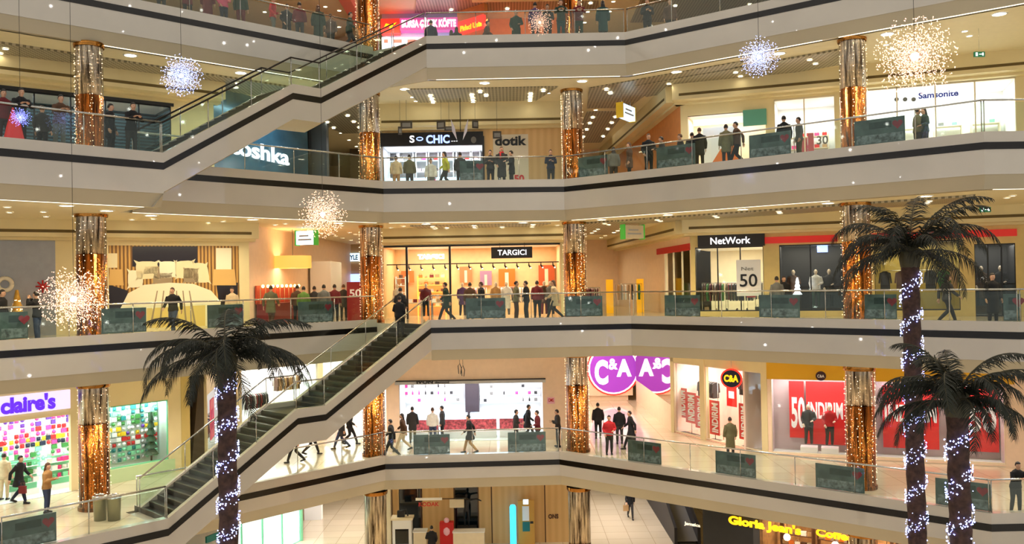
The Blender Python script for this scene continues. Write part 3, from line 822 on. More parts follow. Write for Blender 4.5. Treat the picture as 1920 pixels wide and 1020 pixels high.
# small goods: meshes made once, shared by the copies
GM = {}
def good_mesh(kind, m):
    k = (kind, m.name)
    if k in GM: return GM[k]
    mb = MB()
    if kind == 'card': mb.bx(-.075, .075, -.01, .01, 0, .15); mb.ball((0, -.02, .07), (.05, .025, .05), n=8, m=5)
    elif kind == 'bagshape': mb.bx(-.1, .1, -.04, .04, 0, .16); mb.tube([(-.06, 0, .16), (-.04, 0, .24), (.04, 0, .24), (.06, 0, .16)], .008, 5)
    elif kind == 'bauble': mb.ball((0, 0, .08), .075, n=10, m=6); mb.tube([(0, 0, .15), (0, 0, .19)], .008, 5)
    elif kind == 'box': mb.bx(-.1, .1, -.07, .07, 0, .16); mb.bx(-.104, .104, -.074, .074, .12, .17)
    elif kind == 'shoe':
        mb.ball((0, -.05, .04), (.045, .1, .04), n=10, m=6); mb.ball((0, .07, .055), (.04, .06, .055), n=10, m=6); mb.bx(-.04, .04, -.13, .12, 0, .018)
    elif kind == 'bottle': mb.lathe((0, 0, 0), [(.001, 0), (.04, 0), (.042, .12), (.015, .17), (.015, .22), (.001, .22)], 10)
    elif kind == 'garment':
        P = [(-.06, 0), (.06, 0), (.22, -.07), (.27, -.5), (.2, -.52), (.18, -.22), (.19, -.78), (-.19, -.78), (-.18, -.22), (-.2, -.52), (-.27, -.5), (-.22, -.07)]
        n = len(P)
        for sg in (1,):
            vs = [(x, -.03 if abs(x) > .1 else -.042, z) for x, z in P]+[(x, .03 if abs(x) > .1 else .042, z) for x, z in P]
            mb.add(vs, [tuple(range(n)), tuple(reversed(range(n, 2*n)))]+[(i, i+n, (i+1) % n+n, (i+1) % n) for i in range(n)])
    elif kind == 'case': mb.bx(-.22, .22, -.12, .12, .05, .66); mb.bx(-.19, .19, -.135, .135, .1, .6); mb.tube([(-.1, 0, .66), (-.1, 0, .86), (.1, 0, .86), (.1, 0, .66)], .01, 5); mb.ball((-.17, 0, .03), (.02, .03, .03), n=6, m=4); mb.ball((.17, 0, .03), (.02, .03, .03), n=6, m=4)
    GM[k] = mb.mesh(kind, m); return GM[k]
def good(name, kind, m, loc, rz, lab, cat, grp):
    o = bpy.data.objects.new(name, good_mesh(kind, m)); COL.objects.link(o); o.location = loc; o.rotation_euler = (0, 0, rz)
    return tag(o, lab, cat, grp)
def rack(fr, a0, a1, w, ms, labc, where, top=1.45, n=None, seed=0, name='garment'):
    """rail on two stands with garments hanging side by side"""
    rn = random.Random(seed); r = root_at('clothes_rack', fr, (a0+a1)/2, w, 0, 'chrome clothes rail '+where, 'clothes rack')
    mb = MB(); mb.tube([fr.p(a0, w, top), fr.p(a1, w, top)], .016, 6); part(mb, 'rail', M_steel, r)
    for a in (a0, a1):
        mb = MB(); mb.tube([fr.p(a, w, 0.03), fr.p(a, w, top)], .014, 6); part(mb, 'post', M_steel, r)
        mb = MB(); mb.tube([fr.p(a, w-.22, .02), fr.p(a, w+.22, .02)], .014, 6); part(mb, 'foot', M_steel, r)
    n = n or int((a1-a0)/.135)
    for i in range(n):
        a = a0+.06+(a1-a0-.12)*(i+.5)/n; m = rn.choice(ms)
        o = good(name, 'garment', m, fr.p(a, w, top-.03), fr.rz+math.pi/2+rn.uniform(-.08, .08), labc % m.name.replace('_', ' ').replace('bright ', '').replace('mid ', ''), 'garment', labc.replace('%s ', '') % () if False else 'garments hanging '+where)
def lettering(name, s, fr, x0, y0, x1, y1, m, parent, w, bold=0.0, ext=.02, **k):
    a0, a1, z0, z1 = fr.rect(x0, y0, x1, y1, w)
    return text(name, s, fr, a0, z0, (z1-z0), m, parent, w, bold, ext, a1-a0, **k)
def sign(name, fr, x0, y0, x1, y1, w0, w1, m, lab, cat='sign'):
    a0, a1, z0, z1 = fr.rect(x0, y0, x1, y1, w1)
    r = root_at(name, fr, (a0+a1)/2, (w0+w1)/2, z0, lab, cat)
    fbpart('panel', r, fr, a0, a1, z0, z1, w0, w1, m); return r
def disc(fr, a, z, w, ra, rz, m, root, name, n=28, th=.02):
    mb = MB(); vs = [fr.p(a+ra*math.cos(2*math.pi*k/n), w+th, z+rz*math.sin(2*math.pi*k/n)) for k in range(n)]+[fr.p(a+ra*math.cos(2*math.pi*k/n), w, z+rz*math.sin(2*math.pi*k/n)) for k in range(n)]
    mb.add(vs, [tuple(range(n)), tuple(reversed(range(n, 2*n)))]+[(i, i+n, (i+1) % n+n, (i+1) % n) for i in range(n)]); return part(mb, name, m, root)

# ================================================================== upper gallery (level 3)
f = FL[3]
front(f, [(.3, 6.6, .05, 3.25)], M_cream, a0=-5)
room(f, .3, 6.6, 3.25, 2.2, M_slats, 25, (.6, .85, 1)); glazing(f, .3, 6.6, .05, 3.25, 5)
mb = MB(); mb.fb(f, .2, 6.7, 3.23, 3.36, -.02, .05); struct(mb.build('trim_4', M_black))
for i in range(4):
    r = root_at('lit_display_column', f, .8+i*1.5, -.9, 0, 'slim white lit display column in the dark teal shop, %s' % ('nearest the left edge', 'second from the left', 'third from the left', 'nearest the stairs')[i], 'display')
    fbpart('base', r, f, .68+i*1.5, .92+i*1.5, 0, .25, -1.0, -.76, M_char); fbpart('light_column', r, f, .74+i*1.5, .86+i*1.5, .25, 1.15, -.94, -.82, M_ice)
f = FLC[3]
wall(f, 0, 7.4, 0, CH, M_bluewall, w0=-.2)
r = root_at('wall_lettering', f, 3.0, .05, 1.2, 'glowing white rounded lettering on the blue wall behind the upper staircase', 'sign')
lettering('letters', 'toshka', f, 432, 268, 542, 298, M_signwhite, r, .06, .02)
area('blue_wall_lamp', f.p(2.8, 1.3, 3.9), 4, .4, 90, (.5, .8, 1), f.rz)
q = at_depth(568, 290, 45.5); mb = MB(); mb.bx(q.x-.35, q.x+.35, 45.3, 45.9, LV[3]+FZ, LV[4]+CEIL); struct(mb.build('wall_pier', M_black))
q = at_depth(598, 290, 46.5); mb = MB(); mb.bx(q.x-.55, q.x+.45, 46.3, 46.9, LV[3]+FZ, LV[4]+CEIL); struct(mb.build('wall_pier', C('slate_grey', 96, 106, 116)))
mb = MB(); mb.bx(-10.2, -6.2, 56, 56.2, LV[3]+FZ, LV[4]+CEIL); struct(mb.build('wall_back', C('dim_brown', 96, 78, 52)))
# centre bay: black fascia shop, poster, wood panels
f = FC[3]
a0, a1, z0, z1 = f.rect(715, 273, 905, 347)
front(f, [(0.02, a1, 0, z1)], M_wpanel, h=CH)
room(f, .02, a1, z1+.02, 2.6, M_lgrey, 120, (.92, .94, 1), M_floorlight)
r = sign('shop_sign', f, 713, 248, 906, 273, 0, .16, M_black, 'long black shop sign with white letters SO CHIC over the bright centre bay shop')
lettering('letters', 'S', f, 768, 254, 777, 267, M_signwhite, r, .17, .02); lettering('letters', 'CHIC', f, 799, 253, 843, 268, M_signblue, r, .17, .03)
aa, _, zz, _ = f.rect(787, 255, 790, 265, .17); disc(f, aa, zz+.12, .165, .17, .1, M_signblue, r, 'oval_logo'); disc(f, aa, zz+.12, .187, .12, .05, M_black, r, 'oval_centre')
lettering('letters', '...', f, 846, 260, 858, 265, M_signwhite, r, .17, .02)
a, _, z, _ = f.rect(888, 252, 890, 268, .17); disc(f, a, z+.15, .165, .13, .16, M_grey, r, 'portrait_emblem')
mb = MB(); mb.fb(f, a1, a1+.1, 0, z1+.4, 0, .17); struct(mb.build('trim_5', M_black))
r = root_at('poster', f, 1.0, .02, 0, 'tall cream poster with large black letters on the wood panelled wall', 'poster')
b0, b1, c0, c1 = f.rect(925, 252, 991, 344, .04); fbpart('sheet', r, f, b0, b1, c0, c1, .0, .04, C('cream_paper', 226, 216, 196))
lettering('letters', 'dotik', f, 928, 255, 987, 272, M_black, r, .045, .035); lettering('letters', '50', f, 964, 328, 983, 341, M_red, r, .045, .04)
for i, (x0, x1) in enumerate(((720, 745), (748, 775), (780, 800), (804, 822), (828, 850), (856, 882), (885, 900))):
    p0, p1, _, _ = f.rect(x0, 300, x1, 301, -2.2)
    zs = shelf_unit(f, max(.05, p0), p1, -2.1, .3, 2.6, 5, .4, M_bwhite, 'white wall shelf unit %d' % i if False else 'white wall shelf in the jewellery shop, %s' % ('first from the left', 'second from the left', 'third from the left', 'in the middle', 'third from the right', 'second from the right', 'first from the right')[i])
    rn = random.Random(i)
    for z in zs:
        k = max(1, int((p1-p0)/.24))
        for j in range(k):
            m = rn.choice([M_lpink, M_pink, M_bwhite, M_grey, M_char, M_red, M_lgrey]); good('gift_box', 'box', m, f.p(max(.05, p0)+(p1-max(.05, p0))*(j+.5)/k, -2.3, z), f.rz, 'small %s box on a white shelf of the jewellery shop' % m.name.replace('_', ' '), 'box', 'boxes on the jewellery shop shelves')
for i, (x0, x1) in enumerate(((722, 770), (775, 812), (818, 880))):
    p0, p1, _, _ = f.rect(x0, 330, x1, 331, -.8); r = root_at('counter', f, (p0+p1)/2, -.9, 0, 'white glass topped counter in the black signed shop, %s' % ('left one', 'middle one', 'right one')[i], 'counter')
    fbpart('body', r, f, max(p0, .06), p1, 0, .85, -1.2, -.7, M_bwhite); fbpart('top', r, f, max(.04, p0-.02), p1+.02, .85, .98, -1.22, -.68, M_ice)
# hanging decoration of dark boards
rod = at_depth(862, 170, 41); r = empty('hanging_mobile', (rod.x, rod.y, LV[4]+CEIL-1.9), 0, 'hanging rod with pale wing shaped lamps before the black shop sign', 'hanging decoration')
mb = MB(); mb.tube([rod+Vector((0, 0, -1.9)), (rod.x, rod.y, LV[4]+CEIL)], .02, 6); part(mb, 'rod', M_black, r)
for s in (-1, 1):
    c = at_depth(862+s*10, 243, 41); mb = MB(); mb.add([(c.x-s*.12, 41, c.z-.5), (c.x+s*.1, 40.9, c.z-.1), (c.x+s*.16, 40.95, c.z+.5), (c.x-s*.02, 41.05, c.z+.1), (c.x, 41.12, c.z)], [(0, 1, 2), (0, 2, 3), (0, 4, 2), (1, 2, 4), (0, 1, 4)]); part(mb, 'wing', C('pale_lilac', 206, 200, 216), r)
for i, (x, y, w, h) in enumerate(((762, 234, 22, 14), (750, 245, 7, 15), (827, 234, 17, 16), (842, 241, 18, 8), (891, 233, 12, 15), (932, 253, 16, 14))):
    c = at_depth(x, y, 41.4); hw, hh = w/40/2, h/40/2; r = empty('hanging_board', (c.x, c.y, c.z-hh), (0, .4, -.3, 0, .5, .1)[i], 'small dark picture board hanging %s' % ('over the left end of the black sign', 'edge on beside the leftmost board', 'left of the wing lamps', 'low between the wing lamps', 'right of the wing lamps', 'at the top of the cream poster')[i], 'hanging board', 'dark boards hung in the centre bay')
    mb = MB(); mb.bx(-hw, hw, -.03, .03, 0, 2*hh); mb.build('board', C('dark_board', 58, 50, 40), r)
    mb = MB(); mb.bx(-hw*.7, hw*.7, -.035, -.03, hh*.4, hh*1.5); mb.build('picture', M_grey, r)
    mb = MB(); mb.tube([(0, 0, 2*hh), (0, 0, LV[4]+CEIL-c.z+hh)], .006, 4); mb.build('wire', M_black, r)
# right wing shops
f = FRC[3]; wall(f, 0, f.L, 0, CH, M_owall, w0=-.2)
mb = MB(); mb.bx(3.2, 6.7, 58, 58.2, LV[3]+FZ, LV[4]+CEIL); struct(mb.build('wall_back', M_peach))
f = FR[3]
def opx(fr, x0, x1, y): return fr.px(x0, y)[0], fr.px(x1, y)[0]
A1 = opx(f, 1290, 1436, 260); A2_ = opx(f, 1452, 1566, 240); A3_ = opx(f, 1612, 1906, 220)
front(f, [(*A1, 0, 3.0), (*A2_, 0, 3.4), (*A3_, 0, 3.5)], M_cream, a1=f.L+7)
room(f, *A1, 3.0, 2.0, M_peach, 55, (1, .9, .8), M_floorlight); room(f, *A2_, 3.4, 2.6, M_bwhite, 60, (1, .95, .84), M_floorlight); room(f, *A3_, 3.5, 3.0, M_bwhite, 170, (.98, 1, .92), M_floorlight)
glazing(f, *A2_, 0, 3.4, 2, m=M_cream2); glazing(f, *A3_, 0, 3.5, 4, m=M_cream2)
r = sign('shop_sign', f, 1300, 222, 1392, 232, .0, .14, M_ice, 'thin pale blue lit strip sign over the shop next to the orange wall')
r = sign('teal_panel', f, 1393, 205, 1437, 235, .0, .1, C('teal_panel', 96, 170, 150), 'teal panel at the upper right of the thin lit strip sign', 'panel')
r = root_at('poster', f, 1.4, -.5, 0, 'peach and white window poster in the strip signed shop', 'poster')
a0, a1, z0, z1 = f.rect(1318, 238, 1385, 300, -.5); fbpart('sheet', r, f, a0, a1, .2, z1, -.5, -.46, M_bwhite)
mb = MB(); mb.add([f.p(a0, -.455, .3), f.p(a1, -.455, .3), f.p(a1, -.455, 1.9), f.p((a0+a1)/2, -.455, 1.5)], [(0, 1, 2, 3)]); part(mb, 'print', M_orange, r)
r = sign('shop_sign', f, 1618, 165, 1820, 192, -.5, -.42, M_signwhite, 'wide white sign with blue script letters in the luggage shop')
lettering('letters', 'Samsonite', f, 1722, 171, 1797, 182, M_blueprint, r, -.41, .03)
for i in range(3):
    a, _, z, _ = f.rect(1681+i*16, 182, 1682+i*16, 190, -.41); disc(f, a, z+.08, -.41, .09, .09, M_grey, r, 'round_emblem')
def goods_on(zs, fr, a0, a1, w, ms, kinds, nm, labf, cat, grp, step=.26, seed=0, fill=1.0):
    rn = random.Random(seed); k = max(1, int((a1-a0)/step))
    for z in zs:
        for j in range(k):
            if rn.random() > fill: continue
            m = rn.choice(ms); good(nm, rn.choice(kinds), m, fr.p(a0+(a1-a0)*(j+.5)/k, w, z), fr.rz+rn.uniform(-.3, .3), labf % m.name.replace('_', ' '), cat, grp)
a0, a1 = A3_
for i in range(4):
    p0 = a0+(a1-a0)*(i+.12)/4; p1 = a0+(a1-a0)*(i+.85)/4
    zs = shelf_unit(f, p0, p1, -2.4, .25, 2.1, 3, .5, M_cream2, 'cream luggage shelf on the back wall, %s' % ('leftmost', 'left of middle', 'right of middle', 'rightmost')[i])
    goods_on(zs, f, p0, p1, -2.65, [M_lgrey, M_tan, M_grey, M_lpink, M_mint], ['case'] if False else ['bagshape', 'box'], 'bag', '%s bag on the luggage shop shelves', 'bag', 'bags on the luggage shop shelves', .4, i, .7)
for i, (x, m) in enumerate(((1757, M_bwhite), (1785, M_bwhite), (1811, M_red), (1836, M_red), (1862, M_green), (1888, M_char))):
    a, _ = f.px(x, 260, -.8); good('suitcase', 'case', m, f.p(a, -.8, 0), f.rz+.2*i, '%s suitcase in the luggage shop window' % m.name.replace('_', ' '), 'suitcase', 'suitcases in the luggage shop window')
a0, a1 = A2_
zs = shelf_unit(f, a0+.2, a1-.3, -2.0, .4, 2.0, 4, .4, M_cream2, 'cream shelf on the back wall of the shop left of the far right column')
goods_on(zs, f, a0+.2, a1-.3, -2.2, [M_red, M_pink, M_tan, M_bwhite, M_red], ['box', 'bagshape'], 'boxed_good', '%s boxed goods left of the far right column', 'box', 'boxes left of the far right column', .3, 8)
for i, x in enumerate((1507, 1519)):
    a, _ = f.px(x, 230, -.6); thingbox('display_pillar', f, a-.12, a+.12, 0, 2.0-.2*(1-i), -1.2, -.95, C('rose_print', 196, 84, 90), 'rose red upright display box, %s of two behind the standing people' % ('left', 'right')[i], 'display', 'rose red display boxes')
r = root_at('display_table', f, a0+1.6, -.3, 0, 'low display table covered in red boxes, upper gallery right', 'table')
fbpart('top', r, f, a0+1.4, a0+2.2, .55, .6, -.75, -.2, M_bwhite); fbpart('base', r, f, a0+1.5, a0+2.1, 0, .55, -.65, -.3, M_cream2)
goods_on([.6], f, a0+1.4, a0+2.2, -.45, [M_red, M_red, M_dred], ['box'], 'red_box', '%s box on the low display table, upper gallery', 'box', 'red boxes on the low display table', .22, 3)
text('letters', '30', f, A2_[1]-.75, 1.35, .35, M_grey, root_at('window_lettering', f, A2_[1]-.5, 0, 1.3, 'grey number 30 on the window left of the far right column', 'sign'), .0, .02)

def hang_sign(x, y, d, w, h, th, rz, zt, m1, m2, lab, flip=False):
    """double sided lit box sign hanging from the ceiling"""
    c = at_depth(x, y, d); r = empty('hanging_sign', (c.x, c.y, c.z-h/2), rz, lab, 'sign')
    mb = MB(); mb.bx(-w/2, w/2, -th/2, th/2, 0, h); mb.build('light_box', m1, r)
    for s in (-1, 1):
        mb = MB(); mb.bx(s*w/2-.03, s*w/2+.03, -th/2-.02, th/2+.02, -.04, h+.04); mb.build('end_cap', m2, r)
        mb = MB(); mb.tube([(s*w*.35, 0, h), (s*w*.35, 0, zt-(c.z-h/2))], .008, 5); mb.build('wire', M_steel, r)
    mb = MB(); mb.bx(-w*.35, w*.35, -th/2-.012, -th/2, h*.3, h*.42); mb.bx(-w*.3, w*.2, -th/2-.012, -th/2, h*.58, h*.7); mb.build('print', M_lgrey, r)
hang_sign(1174, 211, 40.5, 1.5, .62, .3, 1.05, LV[4]+CEIL, M_ice, M_yellow, 'hanging white light box with yellow end in the right corridor, upper gallery')
hang_sign(575, 446, 40.5, 1.0, .62, .3, -.35, LV[3]+CEIL, M_ice, M_green2, 'hanging white light box with green ends left of the centre bay, middle gallery')
hang_sign(1186, 435, 40.5, 1.1, .6, .3, .5, LV[3]+CEIL, M_cream2, M_green2, 'hanging cream light box with green end right of the centre bay, middle gallery')
for (L, x, y, wh) in ((3, 1836, 102, 'over the luggage shop'), (2, 1847, 393, 'at the right end of the middle gallery')):
    c = at_depth(x, y, 31); r = empty('exit_sign', (c.x, c.y, c.z), 0, 'small green emergency exit sign hanging '+wh, 'exit sign')
    mb = MB(); mb.bx(-.19, .19, -.03, .03, -.09, .09); mb.build('panel', M_exit, r)
    mb = MB(); mb.bx(-.14, -.07, -.034, -.03, -.06, .06); mb.bx(-.02, .1, -.034, -.03, -.012, .012); mb.bx(.09, .14, -.034, -.03, -.05, .05); mb.build('pictogram', M_signwhite, r)
    mb = MB(); mb.tube([(0, 0, .09), (0, 0, LV[L+1]+CEIL-c.z)], .006, 4); mb.build('wire', M_steel, r)

# ================================================================== middle gallery (level 2)
f = FL[2]
g0, g1 = opx(f, -20, 104, 500); b0, b1 = opx(f, 204, 449, 530)
front(f, [(b0, b1, .12, 3.45)], M_cream, a0=g1)
wall(f, g0-5, g1, 0, CH-.6, M_greyglass, w0=-.2); wall(f, g0-5, g1, CH-.6, CH, M_cream, w0=-.2)
wall(f, b0, b1, .0, 3.5, M_black, w0=-.3, w1=-.12)
pr = root_at('poster', f, (b0+b1)/2, -.1, .12, 'huge lit bedroom poster with cream pillows and quilt beside the far left column', 'poster')
fbpart('sheet', pr, f, b0, b1, .12, 3.45, -.12, -.09, M_stripe)
def pp(name, pts, m, w, lab=None):
    """printed shape on the poster: points in photo pixels on the poster plane"""
    P = [f.px(x, y, w) for x, y in pts]
    if name == 'printed_pillow':                       # soft sides and pointed corners
        cx_ = sum(p[0] for p in P)/4; cz_ = sum(p[1] for p in P)/4; Q = []
        for i in range(4):
            a_, b_ = P[i], P[(i+1) % 4]
            for t in (0, .12, .3, .5, .7, .88):
                x_ = a_[0]+(b_[0]-a_[0])*t; z_ = a_[1]+(b_[1]-a_[1])*t; k_ = 1+(.16 if t == 0 else 0)-(.06 if t in (.12, .88) else 0); Q.append((cx_+(x_-cx_)*k_, cz_+(z_-cz_)*k_))
        P = Q
    mb = MB(); mb.add([f.p(a, w, z) for a, z in P], [tuple(range(len(P)))]); q = part(mb, name, m, pr); return q
M_pc = C('print_cream', 236, 222, 178, .3); M_pc2 = C('print_ivory', 246, 238, 206, .3); M_pd = C('print_dark', 34, 28, 36, .3); M_pt = C('print_taupe', 160, 140, 108, .3); M_pa = C('print_amber', 222, 180, 106, .3); M_pl = C('print_yellow', 232, 206, 120, .3)
pp('printed_window', [(248, 500), (370, 500), (370, 462), (248, 462)], M_pd, -.086)
for i, (x0, x1) in enumerate(((203, 232), (398, 443))): pp('printed_lamp_shade', [(x0, 535), (x1, 535), (x1-3, 505), (x0+3, 505)], M_pa, -.084)
pp('printed_picture', [(203, 502), (220, 502), (220, 475), (203, 475)], M_pc, -.084); pp('printed_picture', [(405, 505), (434, 505), (434, 465), (405, 465)], M_pc2, -.084)
pp('printed_table', [(203, 610), (228, 610), (240, 545), (203, 533)], M_pd, -.085); pp('printed_table', [(412, 575), (446, 600), (446, 530), (405, 530)], M_pd, -.085)
for pts, m in (([(240, 540), (268, 538), (268, 508), (240, 506)], M_pc2), ([(256, 524), (296, 522), (296, 490), (254, 490)], M_pc), ([(366, 530), (394, 530), (388, 494), (362, 492)], M_pc), ([(300, 522), (330, 520), (330, 490), (298, 490)], M_pc2), ([(268, 514), (300, 512), (298, 500), (272, 500)], M_pt), ([(330, 522), (364, 522), (364, 488), (328, 490)], M_pc), ([(344, 530), (372, 530), (372, 504), (344, 502)], M_pt), ([(286, 532), (324, 532), (322, 512), (288, 512)], M_pt)):
    pp('printed_pillow', pts, m, -.082)
pp('printed_quilt', [(226, 578), (260, 614), (410, 614), (414, 566), (396, 545), (362, 532), (318, 530), (270, 534), (240, 550)], M_pc2, -.08)
pp('printed_blanket', [(275, 617), (385, 617), (385, 572), (275, 578)], M_pl, -.078)
for k in range(6): pp('printed_fold', [(280+k*17, 615), (284+k*17, 615), (296+k*12, 545), (294+k*12, 545)], M_pt, -.076)
area('poster_lamp', f.p((b0+b1)/2, .9, 3.55), 5, .3, 50, (1, .86, .6), f.rz)
# wreath, gold tree, red snowflake by the grey glass
def torus(mb, fr, a, z, w, R, r, n=20, k=8):
    mb.tube([fr.p(a+R*math.cos(2*math.pi*i/n), w, z+R*math.sin(2*math.pi*i/n)) for i in range(n+1)], r, k, cap=False)
a, _ = f.px(9, 533, .1); z = f.px(9, 533, .1)[1]
r = root_at('wreath', f, a, .1, z, 'round white wreath on the grey glass at the left edge', 'wreath'); mb = MB(); torus(mb, f, a, z, .1, .23, .08); part(mb, 'ring', C('snow_white', 240, 230, 210, .8, bump=.8, vscale=20), r)
a = f.px(80, 537, .05)[0]; z = f.px(80, 537, .05)[1]; r = root_at('snowflake', f, a, .05, z, 'red snowflake ornament on the grey glass right of the gold tree', 'ornament')
for k in range(4):
    q = k*math.pi/4; mb = MB(); mb.tube([f.p(a-.24*math.cos(q), .05, z-.24*math.sin(q)), f.p(a+.24*math.cos(q), .05, z+.24*math.sin(q))], .03, 5); part(mb, 'arm', M_red, r)
a = f.px(32, 560, .7)[0]; c = f.p(a, .7, 0); r = empty('christmas_tree', c, 0, 'small golden christmas tree on the floor by the grey glass', 'christmas tree')
mb = MB(); rn = random.Random(2)
for k in range(5): mb.lathe((0, 0, .35+k*.26), [(.36-.06*k, 0), (.05, .36)], 14)
mb.build('branches', C('gold_tinsel', 214, 166, 70, .35, bump=1, vscale=30, metal=.6), r); mb = MB(); mb.tube([(0, 0, 0), (0, 0, .4)], .05, 8); mb.build('trunk', M_brown, r)
mb = MB(); mb.lathe((0, 0, 0), [(.001, 0), (.2, 0), (.24, .22), (.001, .22)], 14); mb.build('pot', M_red, r)
b = MB()
for k in range(60):
    t = rn.random(); q = rn.uniform(0, 6.28); octa(b, (.38*(1-t)*math.cos(q), .38*(1-t)*math.sin(q), .35+1.35*t), .02)
b = b.build('fairy_lights', M_spark, r); b['kind'] = 'stuff'
# left corridor, middle gallery
f = FLC[2]; wall(f, 0, f.L, 0, CH, M_peach, w0=-.2)
r = root_at('lamp_display', f, 3.0, .5, 0, 'dark red low display lit by a row of amber lamps along the corridor wall', 'display')
fbpart('cabinet', r, f, .6, 7.0, 0, .95, .1, .6, M_dred); fbpart('back_board', r, f, .6, 7.0, .95, 1.75, .05, .12, C('ember_red', 176, 60, 34))
for k in range(9):
    mb = MB(); c = f.p(.9+k*.72, .3, 1.72); mb.ball(c, .075, n=10, m=6); part(mb, 'amber_lamp', mat('amber_bulb', (255, 180, 90), .4, emit=(255, 176, 96), es=8), r)
    mb = MB(); c0 = f.p(.9+k*.72-.36, .3, .95); mb.tube([c0, c0+Vector((0, 0, .75))], .02, 6); part(mb, 'divider', M_tan, r)
for k in range(3): spot('display_lamp', f.p(1.4+k*2, .7, 2.0), 25, (1, .6, .25), 2.6)
c = at_depth(549, 491, 41.5); r = empty('pendant_lamp', (c.x, c.y, c.z-.3), 0, 'large amber drum pendant lamp over the red display, middle gallery', 'pendant lamp')
mb = MB(); mb.lathe((0, 0, 0), [(.86, 0), (.86, .58)], 32); mb.lathe((0, 0, 0), [(.84, .58), (.84, 0)], 32); mb.build('drum_shade', mat('amber_shade', (236, 190, 100), .5, emit=(236, 180, 84), es=.75), r)
mb = MB(); mb.lathe((0, 0, .03), [(.001, 0), (.8, 0)], 24); mb.build('diffuser', M_spark, r); mb = MB(); mb.tube([(0, 0, .5), (0, 0, LV[3]+CEIL-c.z+.3)], .012, 5); mb.build('cord', M_black, r)
c = at_depth(603, 545, 47); mb = MB(); mb.bx(c.x-.6, c.x+.5, 47, 50, LV[2]+FZ, LV[2]+FZ+3.0); struct(mb.build('wall_pier', M_bwhite))
mb = MB(); mb.bx(-10.7, -6.2, 58, 58.2, LV[2]+FZ, LV[3]+CEIL); struct(mb.build('wall_back', M_tan))
fe = Frame((-10.7, 57.9), (-6.2, 57.9), LV[2]+FZ)
r = sign('shop_sign', fe, 627, 475, 674, 490, 0, .1, M_ice, 'pale blue light box with dark letters at the end of the left corridor'); lettering('letters', '* STYLE', fe, 640, 478, 671, 487, M_navy, r, .11, .03)
r = sign('screen', fe, 640, 514, 674, 532, 0, .1, M_signblue, 'blue lit screen under the pale sign at the left corridor end', 'screen')
area('corridor_lamp', (-8.6, 52, LV[3]+CEIL-.05), 2, 6, 150, (1, .82, .6)); area('corridor_lamp', (5, 52, LV[3]+CEIL-.05), 2, 6, 170, (1, .82, .6)); area('corridor_lamp', (5.3, 50, LV[4]+CEIL-.05), 2, 6, 90, (1, .85, .65)); area('corridor_lamp', (-9, 50, LV[2]+CEIL-.05), 4, 7, 170, (1, .9, .72)); area('corridor_lamp', (5.5, 50, LV[2]+CEIL-.05), 2, 8, 220, (1, .88, .78))
area('corridor_lamp', (-9.5, 50, LV[1]+CEIL-.05), 3, 8, 230, (.86, .86, 1)); area('corridor_lamp', (5.6, 50, LV[1]+CEIL-.05), 2, 9, 260, (.88, .88, 1))
c = at_depth(667, 565, 41.2); r = empty('sale_stand', (c.x, c.y, LV[2]+FZ), .1, 'dark red standing sale board with white 50 beside the column', 'sale board')
mb = MB(); mb.bx(-.4, .4, -.03, .03, .05, 1.85); mb.build('board', C('sale_red', 150, 26, 24), r); mb = MB(); mb.bx(-.42, .42, -.2, .2, 0, .05); mb.build('foot', M_dred, r)
ft = Frame((c.x-.4, c.y-.035), (c.x+.4, c.y-.035), LV[2]+FZ); text('letters', '50', ft, .12, 1.15, .36, M_bwhite, r, .02, .02, .01, .55)
# centre bay clothing shop
f = FC[2]; H2 = 3.55
front(f, [(.0, 8.62, 0, H2)], M_cream)
room(f, .0, 8.62, H2, 4.2, mat('apricot_wall', (246, 206, 150), .5, var=.04), 260, (1, .86, .68), None)
mb = MB(); mb.fb(f, 0, 8.62, H2-.05, H2+.03, -.1, .04)
for x in (763, 844): a = f.px(x, 520)[0]; mb.fb(f, a-.05, a+.05, 0, H2, -.12, .02)
struct(mb.build('trim_6', M_black)); mb = MB(); mb.fb(f, .03, 3.3, 0, H2-.05, -.06, -.05); struct(mb.build('window_2', M_clear))
mb = MB(); mb.fb(f, 0, 8.6, 2.65, 2.7, -1.0, -.9); struct(mb.build('trim_7', M_black))
r = sign('shop_sign', f, 921, 463, 998, 484, .06, .16, M_char, 'dark hanging shop sign with white letters TARGICI in the centre bay'); lettering('letters', 'TARGICI', f, 933, 468, 987, 478, M_signwhite, r, .17, .012)
for s in (937, 983):
    a = f.px(s, 460)[0]; mb = MB(); mb.tube([f.p(a, .11, 3.0), f.p(a, .11, CH)], .012, 5); part(mb, 'wire', M_black, r)
r = root_at('wall_lettering', f, 2.2, -4.1, 2.5, 'glowing white lettering inside the warm clothing shop', 'sign'); lettering('letters', 'TARGICI', f, 783, 477, 833, 485, M_signwhite, r, -4.0, .08)
for i in range(14):
    a = .5+i*.6; r = root_at('track_spotlight', f, a, -.95, 2.45, 'small black track spotlight in the warm clothing shop', 'spotlight', 'track spotlights in the warm clothing shop')
    mb = MB(); mb.tube([f.p(a, -.95, 2.65), f.p(a, -.95, 2.52), f.p(a+.08, -.85, 2.42)], [.02, .04, .055], 8); part(mb, 'head', M_black, r); mb = MB(); mb.ball(f.p(a+.085, -.845, 2.405), .035, n=8, m=5); part(mb, 'bulb', M_spark, r)
